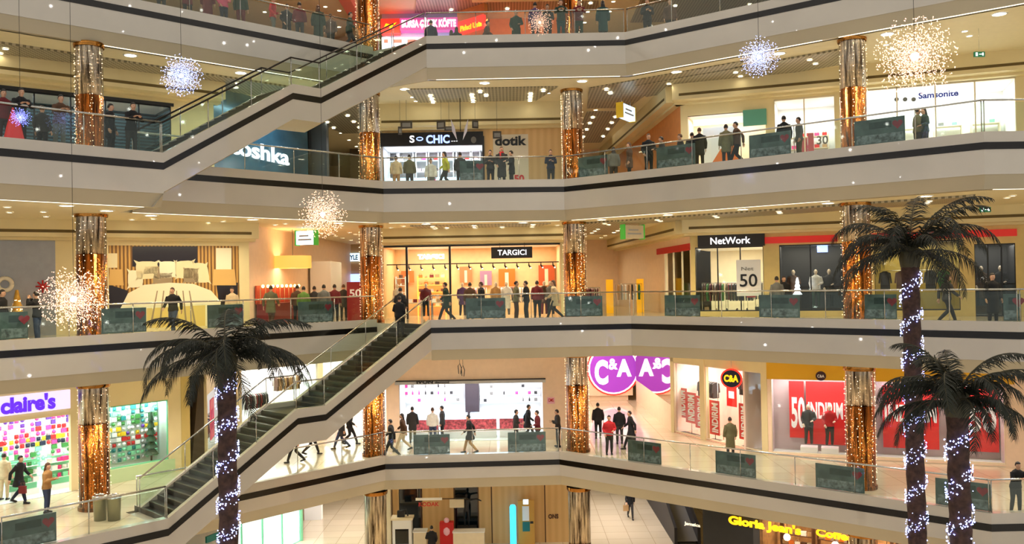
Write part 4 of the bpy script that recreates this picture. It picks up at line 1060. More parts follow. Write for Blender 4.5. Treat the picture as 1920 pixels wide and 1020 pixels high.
for i, (x0, x1, y0, y1, m) in enumerate(((935, 966, 504, 540, M_orange), (1010, 1040, 497, 535, C('rust_print', 196, 92, 44)), (900, 922, 508, 535, C('lilac_print', 170, 130, 160)), (862, 885, 500, 530, C('clay_print', 206, 132, 84)), (752, 776, 508, 530, M_orange))):
    r = root_at('wall_picture', f, f.px((x0+x1)/2, 520, -3.9)[0], -4, 1.5, 'framed %s picture on the back wall, %s' % (m.name.replace('_', ' '), ('under the hanging sign', 'at the right end', 'left of the hanging sign', 'in the middle', 'at the left end')[i]), 'picture')
    q = f.rect(x0, y0, x1, y1, -3.95); fbpart('print', r, f, q[0], q[1], q[2], q[3], -4.05, -3.98, m); fbpart('figure', r, f, q[0]+(q[1]-q[0])*.38, q[0]+(q[1]-q[0])*.6, q[2], q[3]-.2, -3.98, -3.96, M_cream2)
for i, (x0, x1) in enumerate(((783, 835), (722, 760))):
    p0, p1, _, _ = f.rect(x0, 520, x1, 521, -3.6); p0 = max(.1, p0)
    zs = shelf_unit(f, p0, p1, -3.5, .5, 2.0, 5, .45, M_shelfglow if i == 0 else M_bwhite, ('amber lit wall shelf behind the middle pane', 'white wall shelf behind the left pane')[i]+' of the warm clothing shop')
    goods_on(zs, f, p0, p1, -3.7, [M_tan, M_brown, M_bwhite, M_orange, M_dred, M_lgrey], ['box', 'bagshape', 'shoe'], 'folded_item', '%s article on the lit shelves of the warm clothing shop', 'article', 'articles on the lit shelves', .26, 20+i)
rack(f, 3.7, 4.9, -2.6, [M_dred, M_char, M_tan, M_lpink], '%s garment on the rail in the warm clothing shop, middle', 'in the middle of the warm clothing shop', seed=3)
rack(f, 5.3, 6.9, -2.9, [M_bwhite, M_lpink, M_lgrey, M_tan, M_navy], '%s garment on the rail under the hanging sign', 'under the hanging sign', seed=4)
rack(f, 7.2, 8.4, -2.4, [M_dred, M_brown, M_char, M_red], '%s garment on the rail at the right end of the warm shop', 'at the right end of the warm shop', seed=5)
for i, (a, w) in enumerate(((1.2, -1.6), (2.6, -2.0), (4.3, -1.4), (6.0, -1.7), (7.8, -1.3))):
    r = root_at('display_table', f, a, w, 0, 'low cream display table in the warm clothing shop, %s from the left' % ('first', 'second', 'third', 'fourth', 'fifth')[i], 'table')
    fbpart('top', r, f, a-.5, a+.5, .7, .76, w-.3, w+.3, M_cream2)
    for s in (-1, 1):
        for t in (-1, 1): fbpart('leg', r, f, a+s*.45-.02, a+s*.45+.02, 0, .7, w+t*.25-.02, w+t*.25+.02, M_steel)
    goods_on([.76], f, a-.5, a+.5, w, [M_lpink, M_bwhite, M_tan, M_dred, M_navy], ['box', 'shoe', 'bagshape'], 'folded_item', '%s article on a low table of the warm clothing shop', 'article', 'articles on the low tables', .24, 40+i)
# right corridor + right wing
f = FRC[2]; wc = f.px(1246, 540)[0]; wall(f, 0, wc, 0, CH, M_peach, w0=-.2); wall(f, wc, f.L, 3.2, CH, M_peach, w0=-.2); glazing(f, wc, f.L-.1, .05, 3.2, 3, m=M_cream2); wall(f, f.L-.1, f.L, 0, CH, M_peach, w0=-.2)
mb = MB(); mb.bx(3.2, 7.1, 58, 58.2, LV[2]+FZ, LV[3]+CEIL); struct(mb.build('wall_back', M_peach))
q0 = f.px(1232, 460, .02)[0]; mb = MB(); mb.fb(f, q0, f.L, 3.0, 3.3, 0, .06); struct(mb.build('trim_8', M_red))
for i, x in enumerate((1143, 1200)):
    c = at_depth(x, 545, 46); mb = MB(); mb.bx(-.17, .17, -.17, .17, 0, 1.75); tag(mb.build('yellow_pillar', mat('yellow_lightbox', (250, 180, 20), .4, emit=(250, 170, 10), es=.5), None, None), 'glowing yellow upright box %s of the jacket display, right corridor' % ('left', 'right')[i], 'display').location = (c.x, c.y, LV[2]+FZ)
fd = Frame((5.2, 45.5), (6.9, 45.5), LV[2]+FZ)
rack(fd, .15, 1.5, 0, [M_bwhite, M_green, M_char, M_lgrey, M_tan], '%s jacket on the rail between the yellow boxes', 'between the yellow boxes', top=1.5, n=7, seed=6, name='jacket')
fe = Frame((3.3, 44.2), (4.6, 44.2), LV[2]+FZ)
rack(fe, .1, 1.1, 0, [M_dred, M_brown, M_char], '%s garment on the rail right of the centre bay column', 'right of the centre bay column', top=1.35, n=8, seed=7)
f = FR[2]
O1 = opx(f, 1304, 1432, 520); O2 = opx(f, 1462, 1580, 520); O3 = opx(f, 1640, 1800, 520); O4 = opx(f, 1828, 1905, 520)
front(f, [(*O1, .25, 3.1), (*O2, .25, 3.1), (*O3, .25, 3.1), (*O4, 0, 2.9)], mat('yellow_cream_wall', (226, 202, 132), .5, var=.04), a1=f.L+7)
room(f, .05, O1[1], 3.1, 6.0, M_cream2, 150, (1, .92, .72), left=False); room(f, *O2, 3.1, 2.2, M_char, 40, (1, .9, .7)); room(f, *O3, 3.1, 2.2, C('olive_gold', 150, 130, 60), 60, (1, .9, .6)); room(f, *O4, 2.9, 2.0, M_char, 20)
glazing(f, *O1, .25, 3.1, 3); glazing(f, *O2, .25, 3.1, 2); glazing(f, *O3, .25, 3.1, 2); glazing(f, *O4, 0, 2.9, 3)
for q0, q1 in (opx(f, 1434, 1570, 440), opx(f, 1600, 1906, 435)):
    mb = MB(); mb.fb(f, q0, q1, 3.18, 3.46, 0, .1); struct(mb.build('trim_9', mat('red_band', (196, 30, 16), .3, emit=(200, 30, 12), es=.35)))
r = sign('shop_sign', f, 1308, 437, 1433, 462, .0, .3, M_char, 'black projecting shop sign with white letters NetWork, middle gallery'); lettering('letters', 'NetWork', f, 1332, 444, 1407, 457, M_signwhite, r, .31, .012)
r = root_at('sale_poster', f, f.px(1403, 520, .12)[0], .12, .8, 'white sale poster with large thin 50 below the black projecting sign', 'poster')
q = f.rect(1381, 487, 1427, 555, .12); fbpart('sheet', r, f, *q, .1, .13, M_bwhite); lettering('letters', '50', f, 1387, 513, 1420, 537, M_black, r, .135, .01); lettering('letters', 'Net', f, 1390, 500, 1413, 507, M_grey, r, .135, .0)
p0, p1 = O1
rack(f, p0+.15, p0+1.2, -.9, [M_dred, M_brown, M_char, M_green], '%s garment on the left rail behind the NetWork window' if False else '%s garment on the left window rail below the projecting sign', 'left in the window below the projecting sign', top=1.5, seed=8)
rack(f, p0+1.3, p0+2.5, -.8, [M_char, M_black, M_navy], '%s garment on the right window rail below the projecting sign', 'right in the window below the projecting sign', top=1.5, seed=9)
rack(f, p0+.5, p0+1.8, -2.6, [M_red, M_dred, M_brown], '%s garment on the back rail below the projecting sign', 'at the back below the projecting sign', top=1.5, seed=18)
rack(f, p0+1.9, p0+2.7, -3.4, [M_char, M_navy, M_grey], '%s garment on the far back rail below the projecting sign', 'far back below the projecting sign', top=1.5, seed=19)
good('red_coat', 'garment', M_red, f.p(p0+2.35, -.45, 1.62), f.rz, 'bright red coat hanging left of the white sale poster', 'coat', None)
goods_on([.27], f, p0+.2, p1-.1, -.35, [M_char, M_brown, M_tan], ['shoe', 'bagshape'], 'window_shoe', '%s article on the window floor below the projecting sign', 'article', 'articles on the window floor', .4, 5)
a = f.px(1495, 533, -.5)[0]; r = root_at('light_tree', f, a, -.5, .4, 'small glowing white christmas tree in the dark window, middle gallery', 'christmas tree')
mb = MB(); c = f.p(a, -.5, .95)
for k in range(4): mb.lathe((c.x, c.y, c.z+k*.17), [(.2-.04*k, 0), (.03, .22)], 12)
part(mb, 'branches', mat('glow_tree', (240, 245, 255), .4, emit=(240, 246, 255), es=3), r); fbpart('stand', r, f, a-.15, a+.15, .25, .95, -.6, -.4, M_char)
a = f.px(1545, 470, -2)[0]; r = sign('screen', f, 1532, 458, 1552, 473, -2.1, -2.05, M_signblue, 'small blue screen high in the dark window, middle gallery', 'screen')
r = root_at('clothes_rail', f, f.px(1725, 540, -1)[0], -1, 1.9, 'dark wall to wall clothes rail in the golden window', 'clothes rail'); mb = MB(); mb.tube([f.p(O3[0], -1.0, 1.9), f.p(O3[1], -1.0, 1.9)], .016, 6); part(mb, 'rail', M_steel, r)
for i, (x, m) in enumerate(((1660, M_char), (1690, M_brown), (1745, M_char), (1770, M_green), (1790, M_tan))):
    a = f.px(x, 540, -1)[0]; good('hanging_coat', 'garment', m, f.p(a, -1.0, 1.88), f.rz, '%s coat in the golden window right of the far right column' % m.name, 'coat', 'coats in the golden window')

# ================================================================== lowest gallery (level 1)
f = FL[1]; s0 = -.9
e0, e1 = opx(f, -30, 133, 840); v0, v1 = opx(f, 206, 316, 820)
front(f, [(e0, e1, 0, 2.95), (v0, v1, .55, 3.05)], M_cream, a0=e0-4)
room(f, e0, e1+1.25, 2.95, 2.4, mat('mint_white', (222, 240, 232), .5), 130, (.92, 1, .97), M_floorlight); room(f, v0, v1, 3.05, .9, mat('mint_white', (222, 240, 232), .5), 50, (.88, 1, .97))
glazing(f, v0, v1, .55, 3.05, 1, m=M_mint)
mb = MB(); mb.fb(f, v0-.1, v1+.25, 0, .55, .0, .06); struct(mb.build('baseboard_left', C('pale_green', 196, 220, 170)))
r = sign('shop_sign', f, -12, 738, 132, 774, .0, .12, M_lav, "lavender light box with purple letters claire's at the left edge"); lettering('letters', "claire's", f, 1, 742, 104, 770, M_signpurple, r, .13, .045, rot=0)
def pegwall(fr, a0, a1, z0, z1, w, ms, labf, grp, da=.23, dz=.2, seed=0):
    rn = random.Random(seed); z = z0
    while z < z1:
        a = a0+.1
        while a < a1-.1:
            m = rn.choice(ms[int((z-z0)/(z1-z0)*len(ms)) % len(ms)] if isinstance(ms[0], list) else ms)
            good('accessory', rn.choice(['card', 'bauble', 'bagshape', 'card']), m, fr.p(a+rn.uniform(-.03, .03), w, z), fr.rz, labf % m.name.replace('_', ' '), 'accessory', grp); a += da
        z += dz
r = root_at('display_wall', f, (e0+e1)/2, -2.3, 0, 'white pegboard wall of the accessory shop', 'display wall'); fbpart('board', r, f, e0+.1, e1+1.2, .4, 2.9, -2.38, -2.33, M_bwhite)
pegwall(f, e0+.9, e1+1.15, .55, 2.8, -2.28, [[M_mint, M_mint, M_bwhite, M_pink], [M_mint, M_green, M_pink, M_bwhite], [M_red, M_pink, M_navy, M_yellow], [M_lpink, M_pink, M_red, M_bwhite], [M_lpink, M_pink, M_purple, M_bwhite]], '%s accessory hanging on the pegboard of the accessory shop', 'accessories on the pegboard', .2, .2, 4)
for i, a in enumerate((e0+1.7, e0+3.0)):
    r = root_at('display_gondola', f, a, -1.0, 0, 'mint green display stand in the accessory shop, %s one' % ('left', 'right')[i], 'display')
    fbpart('base', r, f, a-.5, a+.5, 0, .2, -1.2, -.8, M_bwhite); fbpart('panel', r, f, a-.5, a+.5, .2, 1.3, -1.02, -.98, M_mint)
    for k in range(3): fbpart('shelf', r, f, a-.5, a+.5, .45+.3*k, .47+.3*k, -1.0, -.82, M_bwhite)
    goods_on([.47, .77, 1.07], f, a-.5, a+.5, -.9, [M_mint, M_green, M_bwhite, M_pink], ['box', 'card'], 'accessory', '%s accessory on the mint display stands', 'accessory', 'accessories on the mint stands', .2, 60+i)
r = root_at('window_backdrop', f, (v0+v1)/2, -.8, .6, 'pale mint backdrop panel in the accessory shop window', 'display wall'); fbpart('board', r, f, v0+.05, v1-.05, .6, 3.0, -.84, -.8, mat('pale_mint', (210, 232, 226), .5))
pegwall(f, v0+.05, v1-.02, .65, 2.85, -.74, [[M_mint, M_lgrey, M_teal], [M_red, M_lgrey, M_bwhite], [M_yellow, M_purple, M_lgrey, M_bwhite], [M_teal, M_bwhite, M_green], [M_mint, M_bwhite, M_teal]], '%s accessory in the window right of the far left column', 'accessories in the side window', .2, .21, 9)
a = v1-.55; c = f.p(a, -.4, .56); r = empty('christmas_tree', c, 0, 'dark green christmas tree in the accessory shop window', 'christmas tree')
mb = MB()
for k in range(6): mb.lathe((0, 0, .25+k*.28), [(.3-.035*k, 0), (.05, .36)], 12)
mb.build('branches', mat('fir_green', (34, 74, 46), .6, var=.4, bump=1, vscale=25), r); mb = MB(); mb.tube([(0, 0, 0), (0, 0, .3)], .04, 7); mb.build('trunk', M_brown, r)
c = f.p(f.L-.0, .35, 0); mb = MB(); mb.fb(f, f.L-.05, f.L+.35, 0, CH, -.5, .02); struct(mb.build('wall_pier', C('yellow_pier', 206, 184, 112)))
mb = MB(); mb.add([f.p(f.L+.36, .05, 0), f.p(f.L+1.0, .05, 0), f.p(f.L+1.0, .05, CH), f.p(f.L+.85, .05, CH), f.p(f.L+.36, -.4, 0), f.p(f.L+1.0, -.4, 0), f.p(f.L+1.0, -.4, CH), f.p(f.L+.85, -.4, CH)], [(0, 1, 2, 3), (7, 6, 5, 4), (0, 3, 7, 4), (1, 5, 6, 2)]); struct(mb.build('wall_pier', C('dark_olive', 66, 54, 34)))
f = Frame((-13.4, 38.4), (-15.0, 46.0), LV[1]+FZ)
front(f, [(.2, 7.2, 0, 3.0)], M_cream, a1=9); room(f, .2, 7.2, 3.0, 3.0, M_lgrey, 120, (1, .97, .95), M_floorlight)
mb = MB(); mb.bx(-16, -6.2, 60, 60.2, LV[1]+FZ, LV[2]+CEIL); struct(mb.build('wall_back', M_cream2))
fs = Frame((-14.8, 47.0), (-7.2, 55.5), LV[1]+FZ)
front(fs, [(.3, 5.2, 0, 3.3), (5.6, 10.6, 0, 3.3)], M_cream2, a1=11.4); room(fs, .3, 5.2, 3.3, 2.5, M_bwhite, 170, (1, .97, .93), M_floorlight); room(fs, 5.6, 10.6, 3.3, 2.5, M_bwhite, 170, (1, .96, .9), M_floorlight)
for i, (a, ms) in enumerate(((.7, [M_char, M_lgrey, M_dred]), (2.8, [M_bwhite, M_tan, M_brown]), (6.0, [M_lpink, M_red, M_bwhite, M_tan]), (8.4, [M_char, M_bwhite, M_orange]))):
    rack(fs, a, a+1.7, -.8, ms, '%s garment '+('first', 'second', 'third', 'fourth')[i]+' rail in the white shops behind the staircase', ('first', 'second', 'third', 'fourth')[i]+' in the white shops behind the staircase', top=2.6 if i % 2 else 1.8, seed=80+i)
r = root_at('poster', f, .8, .1, .3, 'hot pink sale poster behind the glass left of the staircase', 'poster')
fbpart('sheet', r, f, .3, 1.5, 1.0, 2.75, .08, .12, C('poster_pink', 246, 96, 140)); text('letters', 'K!', f, .45, 1.5, .8, M_pink, r, .13, .04, .01, .8)
rack(f, 2.0, 3.4, -.5, [M_lgrey, M_char, M_bwhite, M_dred], '%s garment on the rail left of the staircase', 'left of the staircase', top=1.5, seed=21)
rack(f, 3.8, 5.6, -.6, [M_char, M_navy, M_bwhite, M_tan], '%s garment on the second rail left of the staircase', 'second left of the staircase', top=1.5, seed=22)
rack(f, 2.0, 5.0, -2.2, [M_bwhite, M_lgrey, M_lpink, M_tan], '%s garment on the high back rail left of the staircase', 'high at the back left of the staircase', top=2.7, seed=23)
# centre bay jewellery shop
f = FC[1]
q = f.rect(749, 719, 1018, 812)
front(f, [(q[0], q[1], .0, q[3])], M_peach)
room(f, q[0], q[1], q[3], 2.6, M_bwhite, 190, (1, .97, 1), M_floorlight)
mb = MB(); mb.fb(f, q[0]-.2, q[1]+.15, q[3]+.0, q[3]+.14, 0, .1); struct(mb.build('trim_10', M_lgrey)); mb = MB(); mb.fb(f, q[0]-.2, q[1]+.15, q[3]+.16, q[3]+.2, 0, .1); struct(mb.build('trim_10', M_char))
r = root_at('wall_lettering', f, 1.7, .1, q[3], 'small dark letters over the white jewellery shop front, lowest gallery', 'sign'); lettering('letters', 'IVON', f, 781, 713.5, 812, 719, M_char, r, .11, .05); lettering('letters', 'diamond', f, 815, 715, 842, 718.5, M_char, r, .11, .03)
for i, (x0, x1) in enumerate(((752, 868), (900, 1014))):
    g = f.rect(x0, 722, x1, 757, -2.3); r = root_at('lit_wall_panel', f, (g[0]+g[1])/2, -2.4, g[2], 'white lit wall panel with small dark jewellery busts, %s one' % ('left', 'right')[i], 'display'); fbpart('panel', r, f, g[0], g[1], g[2], g[3], -2.5, -2.4, M_bwhite)
    for k in range(3): fbpart('shelf', r, f, g[0], g[1], g[2]+.1+k*.36, g[2]+.12+k*.36, -2.4, -2.2, M_lgrey)
    rn = random.Random(i)
    goods_on([g[2]+.12+k*.36 for k in range(3)], f, g[0]+.1, g[1]-.1, -2.3, [M_char, M_grey, M_pink, M_bwhite], ['bottle', 'card'], 'jewellery_bust', '%s jewellery stand on the lit wall panels', 'jewellery stand', 'jewellery stands on the lit panels', .3, i, .6)
g = f.rect(872, 720, 898, 756, -2.3); wall(f, g[0], g[1], 0, g[3], C('dark_doorway', 60, 48, 54), w0=-2.55, w1=-2.38)
for i in range(4):
    p0 = q[0]+.5+i*1.45; r = root_at('counter', f, p0+.6, -.9, 0, 'white jewellery counter with a rose patterned front, %s' % ('first from the left', 'second from the left', 'second from the right', 'first from the right')[i], 'counter', None)
    fbpart('body', r, f, p0, p0+1.3, 0, .45, -1.3, -.7, M_bwhite); fbpart('front_panel', r, f, p0, p0+1.3, .45, .95, -.74, -.7, mat('rose_pattern', (206, 96, 110), .4, var=.6, vscale=9)); fbpart('glass_top', r, f, p0, p0+1.3, .95, 1.2, -1.3, -.7, M_ice)
    for s in (0, 1): fbpart('side', r, f, p0+s*1.26, p0+.04+s*1.26, 0, .95, -1.28, -.74, M_bwhite)
for i, (x, y) in enumerate(((862, 690), (868, 694))):
    c = at_depth(x, y, 42.3); r = empty('hanging_emblem', (c.x, c.y, c.z), 0, 'black curled metal emblem hanging over the jewellery shop, %s one' % ('left', 'right')[i], 'hanging decoration')
    mb = MB(); mb.tube([(-.05, 0, -.28), (-.08, 0, .1), (0, 0, .22), (.08, 0, .0), (.04, 0, -.3)], .02, 6); mb.build('curl', M_black, r); mb = MB(); mb.tube([(0, 0, .2), (0, 0, LV[2]+CEIL-c.z)], .008, 4); mb.build('wire', M_black, r)
r = root_at('number_plate', f, f.px(1033, 750)[0], .02, 2.0, 'small red rimmed plate on the peach wall right of the jewellery shop', 'sign'); g = f.rect(1026, 745, 1040, 757, .03); fbpart('plate', r, f, *g, 0, .03, M_lpink); text('letters', 'OMS', f, g[0]+.05, g[2]+.1, .16, M_red, r, .035, .02, .01, g[1]-g[0]-.1)
# corridor end with the round sign, mirror wall
mb = MB(); mb.bx(3.2, 7.3, 56.5, 56.7, LV[1]+FZ, LV[2]+CEIL); struct(mb.build('wall_back', M_peach))
fe = Frame((3.3, 56.4), (7.3, 56.4), LV[1]+FZ)
def roundel(fe, x0, y0, x1, y1, w, lab):
    g = fe.rect(x0, y0, x1, y1, w); a = (g[0]+g[1])/2; z = (g[2]+g[3])/2; R = (g[1]-g[0])/2; R2 = (g[3]-g[2])/2
    r = root_at('round_sign', fe, a, w, z, lab, 'sign')
    return r, a, z, R, R2
fbp = sign('sign_backing', fe, 1095, 664, 1186, 742, .0, .05, M_peach, 'pink backing board behind the big round purple sign', 'panel')
r, a, z, R, R2 = roundel(fe, 1104, 646, 1196, 738, .1, 'big round purple sign with white letters C and A at the corridor end')
disc(fe, a, z, .06, R*1.08, R2*1.08, M_signred, r, 'red_ring'); disc(fe, a, z, .09, R*1.02, R2*1.02, M_signwhite, r, 'white_ring', th=.015); disc(fe, a, z, .115, R*.96, R2*.96, mat('violet_disc', (140, 50, 160), .4, emit=(130, 46, 160), es=.9), r, 'violet_disc', th=.015)
lettering('letters', 'C', fe, 1115, 676, 1140, 718, M_signwhite, r, .14, .05); lettering('letters', '&', fe, 1141, 672, 1158, 692, M_signwhite, r, .14, .03); lettering('letters', 'A', fe, 1156, 674, 1184, 704, M_signwhite, r, .14, .05)
f = FRC[1]; wall(f, 0, f.L, 0, 1.35, M_peach, w0=-.2); wall(f, 0, f.L, 1.35, CH, mat('mirror_wall', (226, 214, 204), .03, 1.0), w0=-.2)
# glass corner with sale flags
f = FRG; p = [f.px(x, 760)[0] for x in (1262, 1313, 1322, 1428)]
wall(f, -.02, f.L, 3.55, CH, M_cream, w0=-.2); wall(f, -.05, .2, 0, CH, M_cream, w0=-.25); wall(f, p[1], p[2], 0, CH, M_cream, w0=-.25, w1=.03); wall(f, p[3], f.L, 0, CH, M_cream, w0=-.25, w1=.03)
glazing(f, .2, p[1], .05, 3.55, 1, m=M_cream2); glazing(f, p[2], p[3], .05, 3.55, 1, m=M_cream2)
room(f, .2, p[3]-1.2, 3.55, 3.2, mat('salmon_white', (250, 226, 212), .5), 190, (1, .9, .84), mat('salmon_floor', (240, 196, 170), .15))
M_flag = mat('flag_red', (214, 30, 26), .45)
for i, (x0, y0, x1, y1) in enumerate(((1267, 727, 1288, 782), (1286, 736, 1305, 793), (1304, 743, 1323, 803), (1331, 751, 1349, 815), (1386, 757, 1403, 824))):
    w = (-.5, -.45, -.4, -.4, -.35)[i]; g = f.rect(x0, y0, x1, y1, w); g = (g[0], max(g[1], g[0]+.42), g[2], g[3])
    r = root_at('sale_flag', f, (g[0]+g[1])/2, w, 0, 'red upright sale flag with white letters, %s in the glass corner' % ('first from the left', 'second from the left', 'third from the left', 'fourth from the left', 'rightmost')[i], 'sale flag')
    fbpart('flag', r, f, g[0], g[1], g[2], g[3], w-.015, w+.015, M_flag); mb = MB(); mb.tube([f.p((g[0]+g[1])/2, w-.03, 0), f.p((g[0]+g[1])/2, w-.03, g[3])], .018, 6); part(mb, 'pole', M_steel, r); fbpart('foot', r, f, g[0]+.05, g[1]-.05, 0, .03, w-.2, w+.15, M_char)
    text('letters', 'INDIRIM', f, g[0]+(g[1]-g[0])*.85, g[2]+.12, (g[1]-g[0])*.62, M_bwhite, r, w+.018, .03, .004, (g[3]-g[2])-.24, rot=math.pi/2)
c = at_depth(1375, 710, 40); rr = empty('oval_sign', c, -.55, 'small oval sign with yellow letters C and A over the sale flags', 'sign')
fo = Frame((c.x-.5, c.y+.3), (c.x+.35, c.y-.2), c.z)
disc(fo, .5, 0, .02, .5, .46, M_signred, rr, 'red_rim'); disc(fo, .5, 0, .045, .43, .39, M_navy, rr, 'dark_oval'); text('letters', 'C&A', fo, .17, -.13, .3, M_signyel, rr, .075, .04, .01, .66)
mb = MB(); mb.tube([fo.p(.5, .03, .4), fo.p(.5, .03, LV[2]+CEIL-c.z)], .012, 5); part(mb, 'rod', M_steel, rr)
for i, (x, y, m) in enumerate(((1372, 745, M_red), (1300, 720, M_red))):
    g = f.px(x, y, -2.2); r = root_at('sale_board', f, g[0], -2.2, g[1]-.4, 'red hanging sale board with white print inside the glass corner, %s' % ('right one', 'left one')[i], 'sale board'); fbpart('board', r, f, g[0]-.35, g[0]+.35, g[1]-.45, g[1]+.6, -2.22, -2.18, M_flag); fbpart('print', r, f, g[0]-.2, g[0]+.2, g[1]-.05, g[1]+.3, -2.18, -2.17, M_bwhite)
rack(f, .5, 1.9, -1.4, [M_char, M_brown, M_grey], '%s coat on the left rail in the glass corner', 'at the left in the glass corner', top=2.6, n=7, seed=31, name='coat')
rack(f, 3.0, 3.8, -1.9, [M_char, M_grey, M_dred], '%s coat on the middle rail in the glass corner', 'in the middle of the glass corner', top=2.9, n=6, seed=32, name='coat')
rack(f, 4.3, 5.2, -1.3, [M_char, M_tan, M_brown, M_bwhite], '%s coat on the right rail in the glass corner', 'at the right in the glass corner', top=2.7, n=7, seed=33, name='coat')
# yellow headed windows
f = FR[1]; O1 = opx(f, 1446, 1598, 770); O2 = opx(f, 1640, 1884, 770)
front(f, [(*O1, .1, 3.35), (*O2, .1, 3.35)], M_peach, a1=f.L+3); room(f, *O1, 3.35, 1.5, mat('mauve_wall', (196, 176, 176), .5), 75, (1, .93, .9), M_floorlight); room(f, *O2, 3.35, 1.5, mat('mauve_wall', (196, 176, 176), .5), 85, (1, .9, .85), M_floorlight)
glazing(f, *O1, .1, 3.35, 1, m=M_cream2); glazing(f, *O2, .1, 3.35, 1, m=M_cream2)
for q0, q1 in (opx(f, 1438, 1592, 700), opx(f, 1642, 1900, 705)):
    mb = MB(); mb.fb(f, q0, q1, 3.32, CH-.05, .0, .22); struct(mb.build('trim_11', M_ygold))
c = f.px(1539, 705, .24); r = root_at('round_sign', f, c[0], .24, c[1], 'small dark round badge on the yellow header', 'sign'); disc(f, c[0], c[1], .23, .21, .2, C('badge_brown', 60, 26, 30), r, 'disc'); text('letters', 'C&A', f, c[0]-.14, c[1]-.06, .12, M_bwhite, r, .26, .02, .005, .28)
p0, p1 = O1
def redposter(a0, a1, z0, z1, w, s, lab, h=.7, wd=None, zt=1.2):
    r = root_at('sale_poster', f, (a0+a1)/2, w, z0, lab, 'poster'); fbpart('sheet', r, f, a0, a1, z0, z1, w-.02, w+.02, mat('poster_red', (216, 26, 28), .4, var=.12, vscale=1.5)); text('letters', s, f, a0+.08, zt, h, M_bwhite, r, w+.025, .03, .005, wd or a1-a0-.16)
g = f.rect(1480, 716, 1508, 822, -1.2); redposter(g[0], g[1], .6, 3.1, -1.2, '50', 'red poster with huge white 50 in the left yellow headed window', 1.3, g[1]-g[0]-.05, 1.1)
g = f.rect(1512, 718, 1592, 838, -1.25); redposter(g[0], min(g[1], p1-.3), .35, 3.1, -1.25, 'INDIRIM', 'large red poster with white letters in the left yellow headed window', .7, None, 1.5)
g = f.rect(1655, 722, 1760, 838, -1.25); redposter(g[0], g[1], .35, 3.0, -1.25, 'INDIRIM', 'large red poster behind the palms, left half of the right window', .7, None, 1.5)
g = f.rect(1775, 722, 1872, 838, -1.25); redposter(g[0], g[1], .35, 3.0, -1.25, '%50', 'large red poster behind the palms, right half of the right window', 1.0, None, 1.2)

# ================================================================== top gallery food court (level 4)
ZF = LV[4]+FZ
f = Frame((-6.6, 47.5), (-1.6, 47.5), ZF)
q0 = f.px(715, 60)[0]; q1 = f.px(858, 60)[0]
wall(f, q0, q1, 0, CH, mat('counter_blue', (170, 200, 226), .4), w0=-.4, w1=-.3)
r = sign('shop_sign', f, 750, 33, 858, 56, -.3, .25, M_signpink, 'pink lit sign with white letters over the food counter, top gallery'); lettering('letters', 'BURSA ÇİÇEK KÖFTE', f, 753, 37, 855, 50, M_signwhite, r, .27, .05)
f2 = Frame(f.p(q0-.0, 0, 0)[:2], f.p(f.px(750, 50)[0], 0, 0)[:2], ZF); r = sign('shop_sign', f, 714, 35, 749, 62, -.3, .22, M_signred, 'red lit sign with a yellow arrow mark left of the pink sign')
g = f.rect(720, 42, 744, 56, .24); mb = MB(); mb.add([f.p(a, .24, z) for a, z in ((g[0], g[2]+.15), (g[0]+.3, g[2]+.3), (g[0]+.28, g[2]+.0), (g[1], g[3]), (g[0]+.1, g[3]-.05), (g[0]+.3, g[3]-.12))], [(0, 1, 5, 4), (1, 2, 3, 5)]); part(mb, 'arrow_mark', M_signyel, r)
fr2 = Frame((f.p(q1, 0, 0).x, 47.4), (f.p(q1, 0, 0).x+1.5, 46.0), ZF); wall(fr2, 0, fr2.L, 0, CH, M_owall, w0=-.25); r = sign('shop_sign', fr2, 859, 34, 906, 58, .0, .2, M_signred, 'red lit sign with yellow script right of the pink sign')
lettering('letters', 'Pideci Usta', fr2, 863, 43, 903, 53, M_signyel, r, .22, .03, rot=-.02)
for i, (x0, x1) in enumerate(((716, 732), (734, 758), (760, 784), (786, 812), (815, 840), (842, 857))):
    g = f.rect(x0, 70, x1, 98, .0); r = root_at('menu_board', f, (g[0]+g[1])/2, .05, g[2], 'pale blue lit menu board under the pink sign, %s from the left' % ('first', 'second', 'third', 'fourth', 'fifth', 'sixth')[i], 'menu board', 'lit menu boards of the food counter'); fbpart('panel', r, f, *g, -.28, .02, M_screen); fbpart('dish_picture', r, f, g[0]+.12, g[1]-.12, g[2]+.5, g[3]-.12, .02, .03, M_lgrey)
wall(f, q0, q1, 2.2, 2.75, M_ice, name='wall_panel', w0=-.28, w1=-.2)
for x0, x1, y, m in ((-30, -8.5, 52, M_tan), (3.0, 30, 54, M_tan), (-1.0, 3.0, 49, M_owall)):
    mb = MB(); mb.bx(x0, x1, y, y+.2, ZF, LV[5]+CEIL); struct(mb.build('wall_back', m))
mb = MB(); mb.bx(-1.8, 12, 44.5, 45.0, LV[5]+CEIL-.35, LV[5]+CEIL); struct(mb.build('trim_12', M_cream)); mb = MB(); mb.bx(-8.5, -7.9, 42, 52, LV[5]+CEIL-.35, LV[5]+CEIL); struct(mb.build('trim_12', mat('salmon_glow_band', (226, 130, 110), .5)))  # salmon colour of the second band stands in for the signs' red glow
area('red_sign_glow', (-5.8, 46.6, ZF+3.4), 3.0, .5, 60, (1, .22, .15), 0, None, .8); area('red_sign_glow', (0, 46, ZF+3.4), 3.0, .5, 60, (1, .3, .2), 0, None, .8)

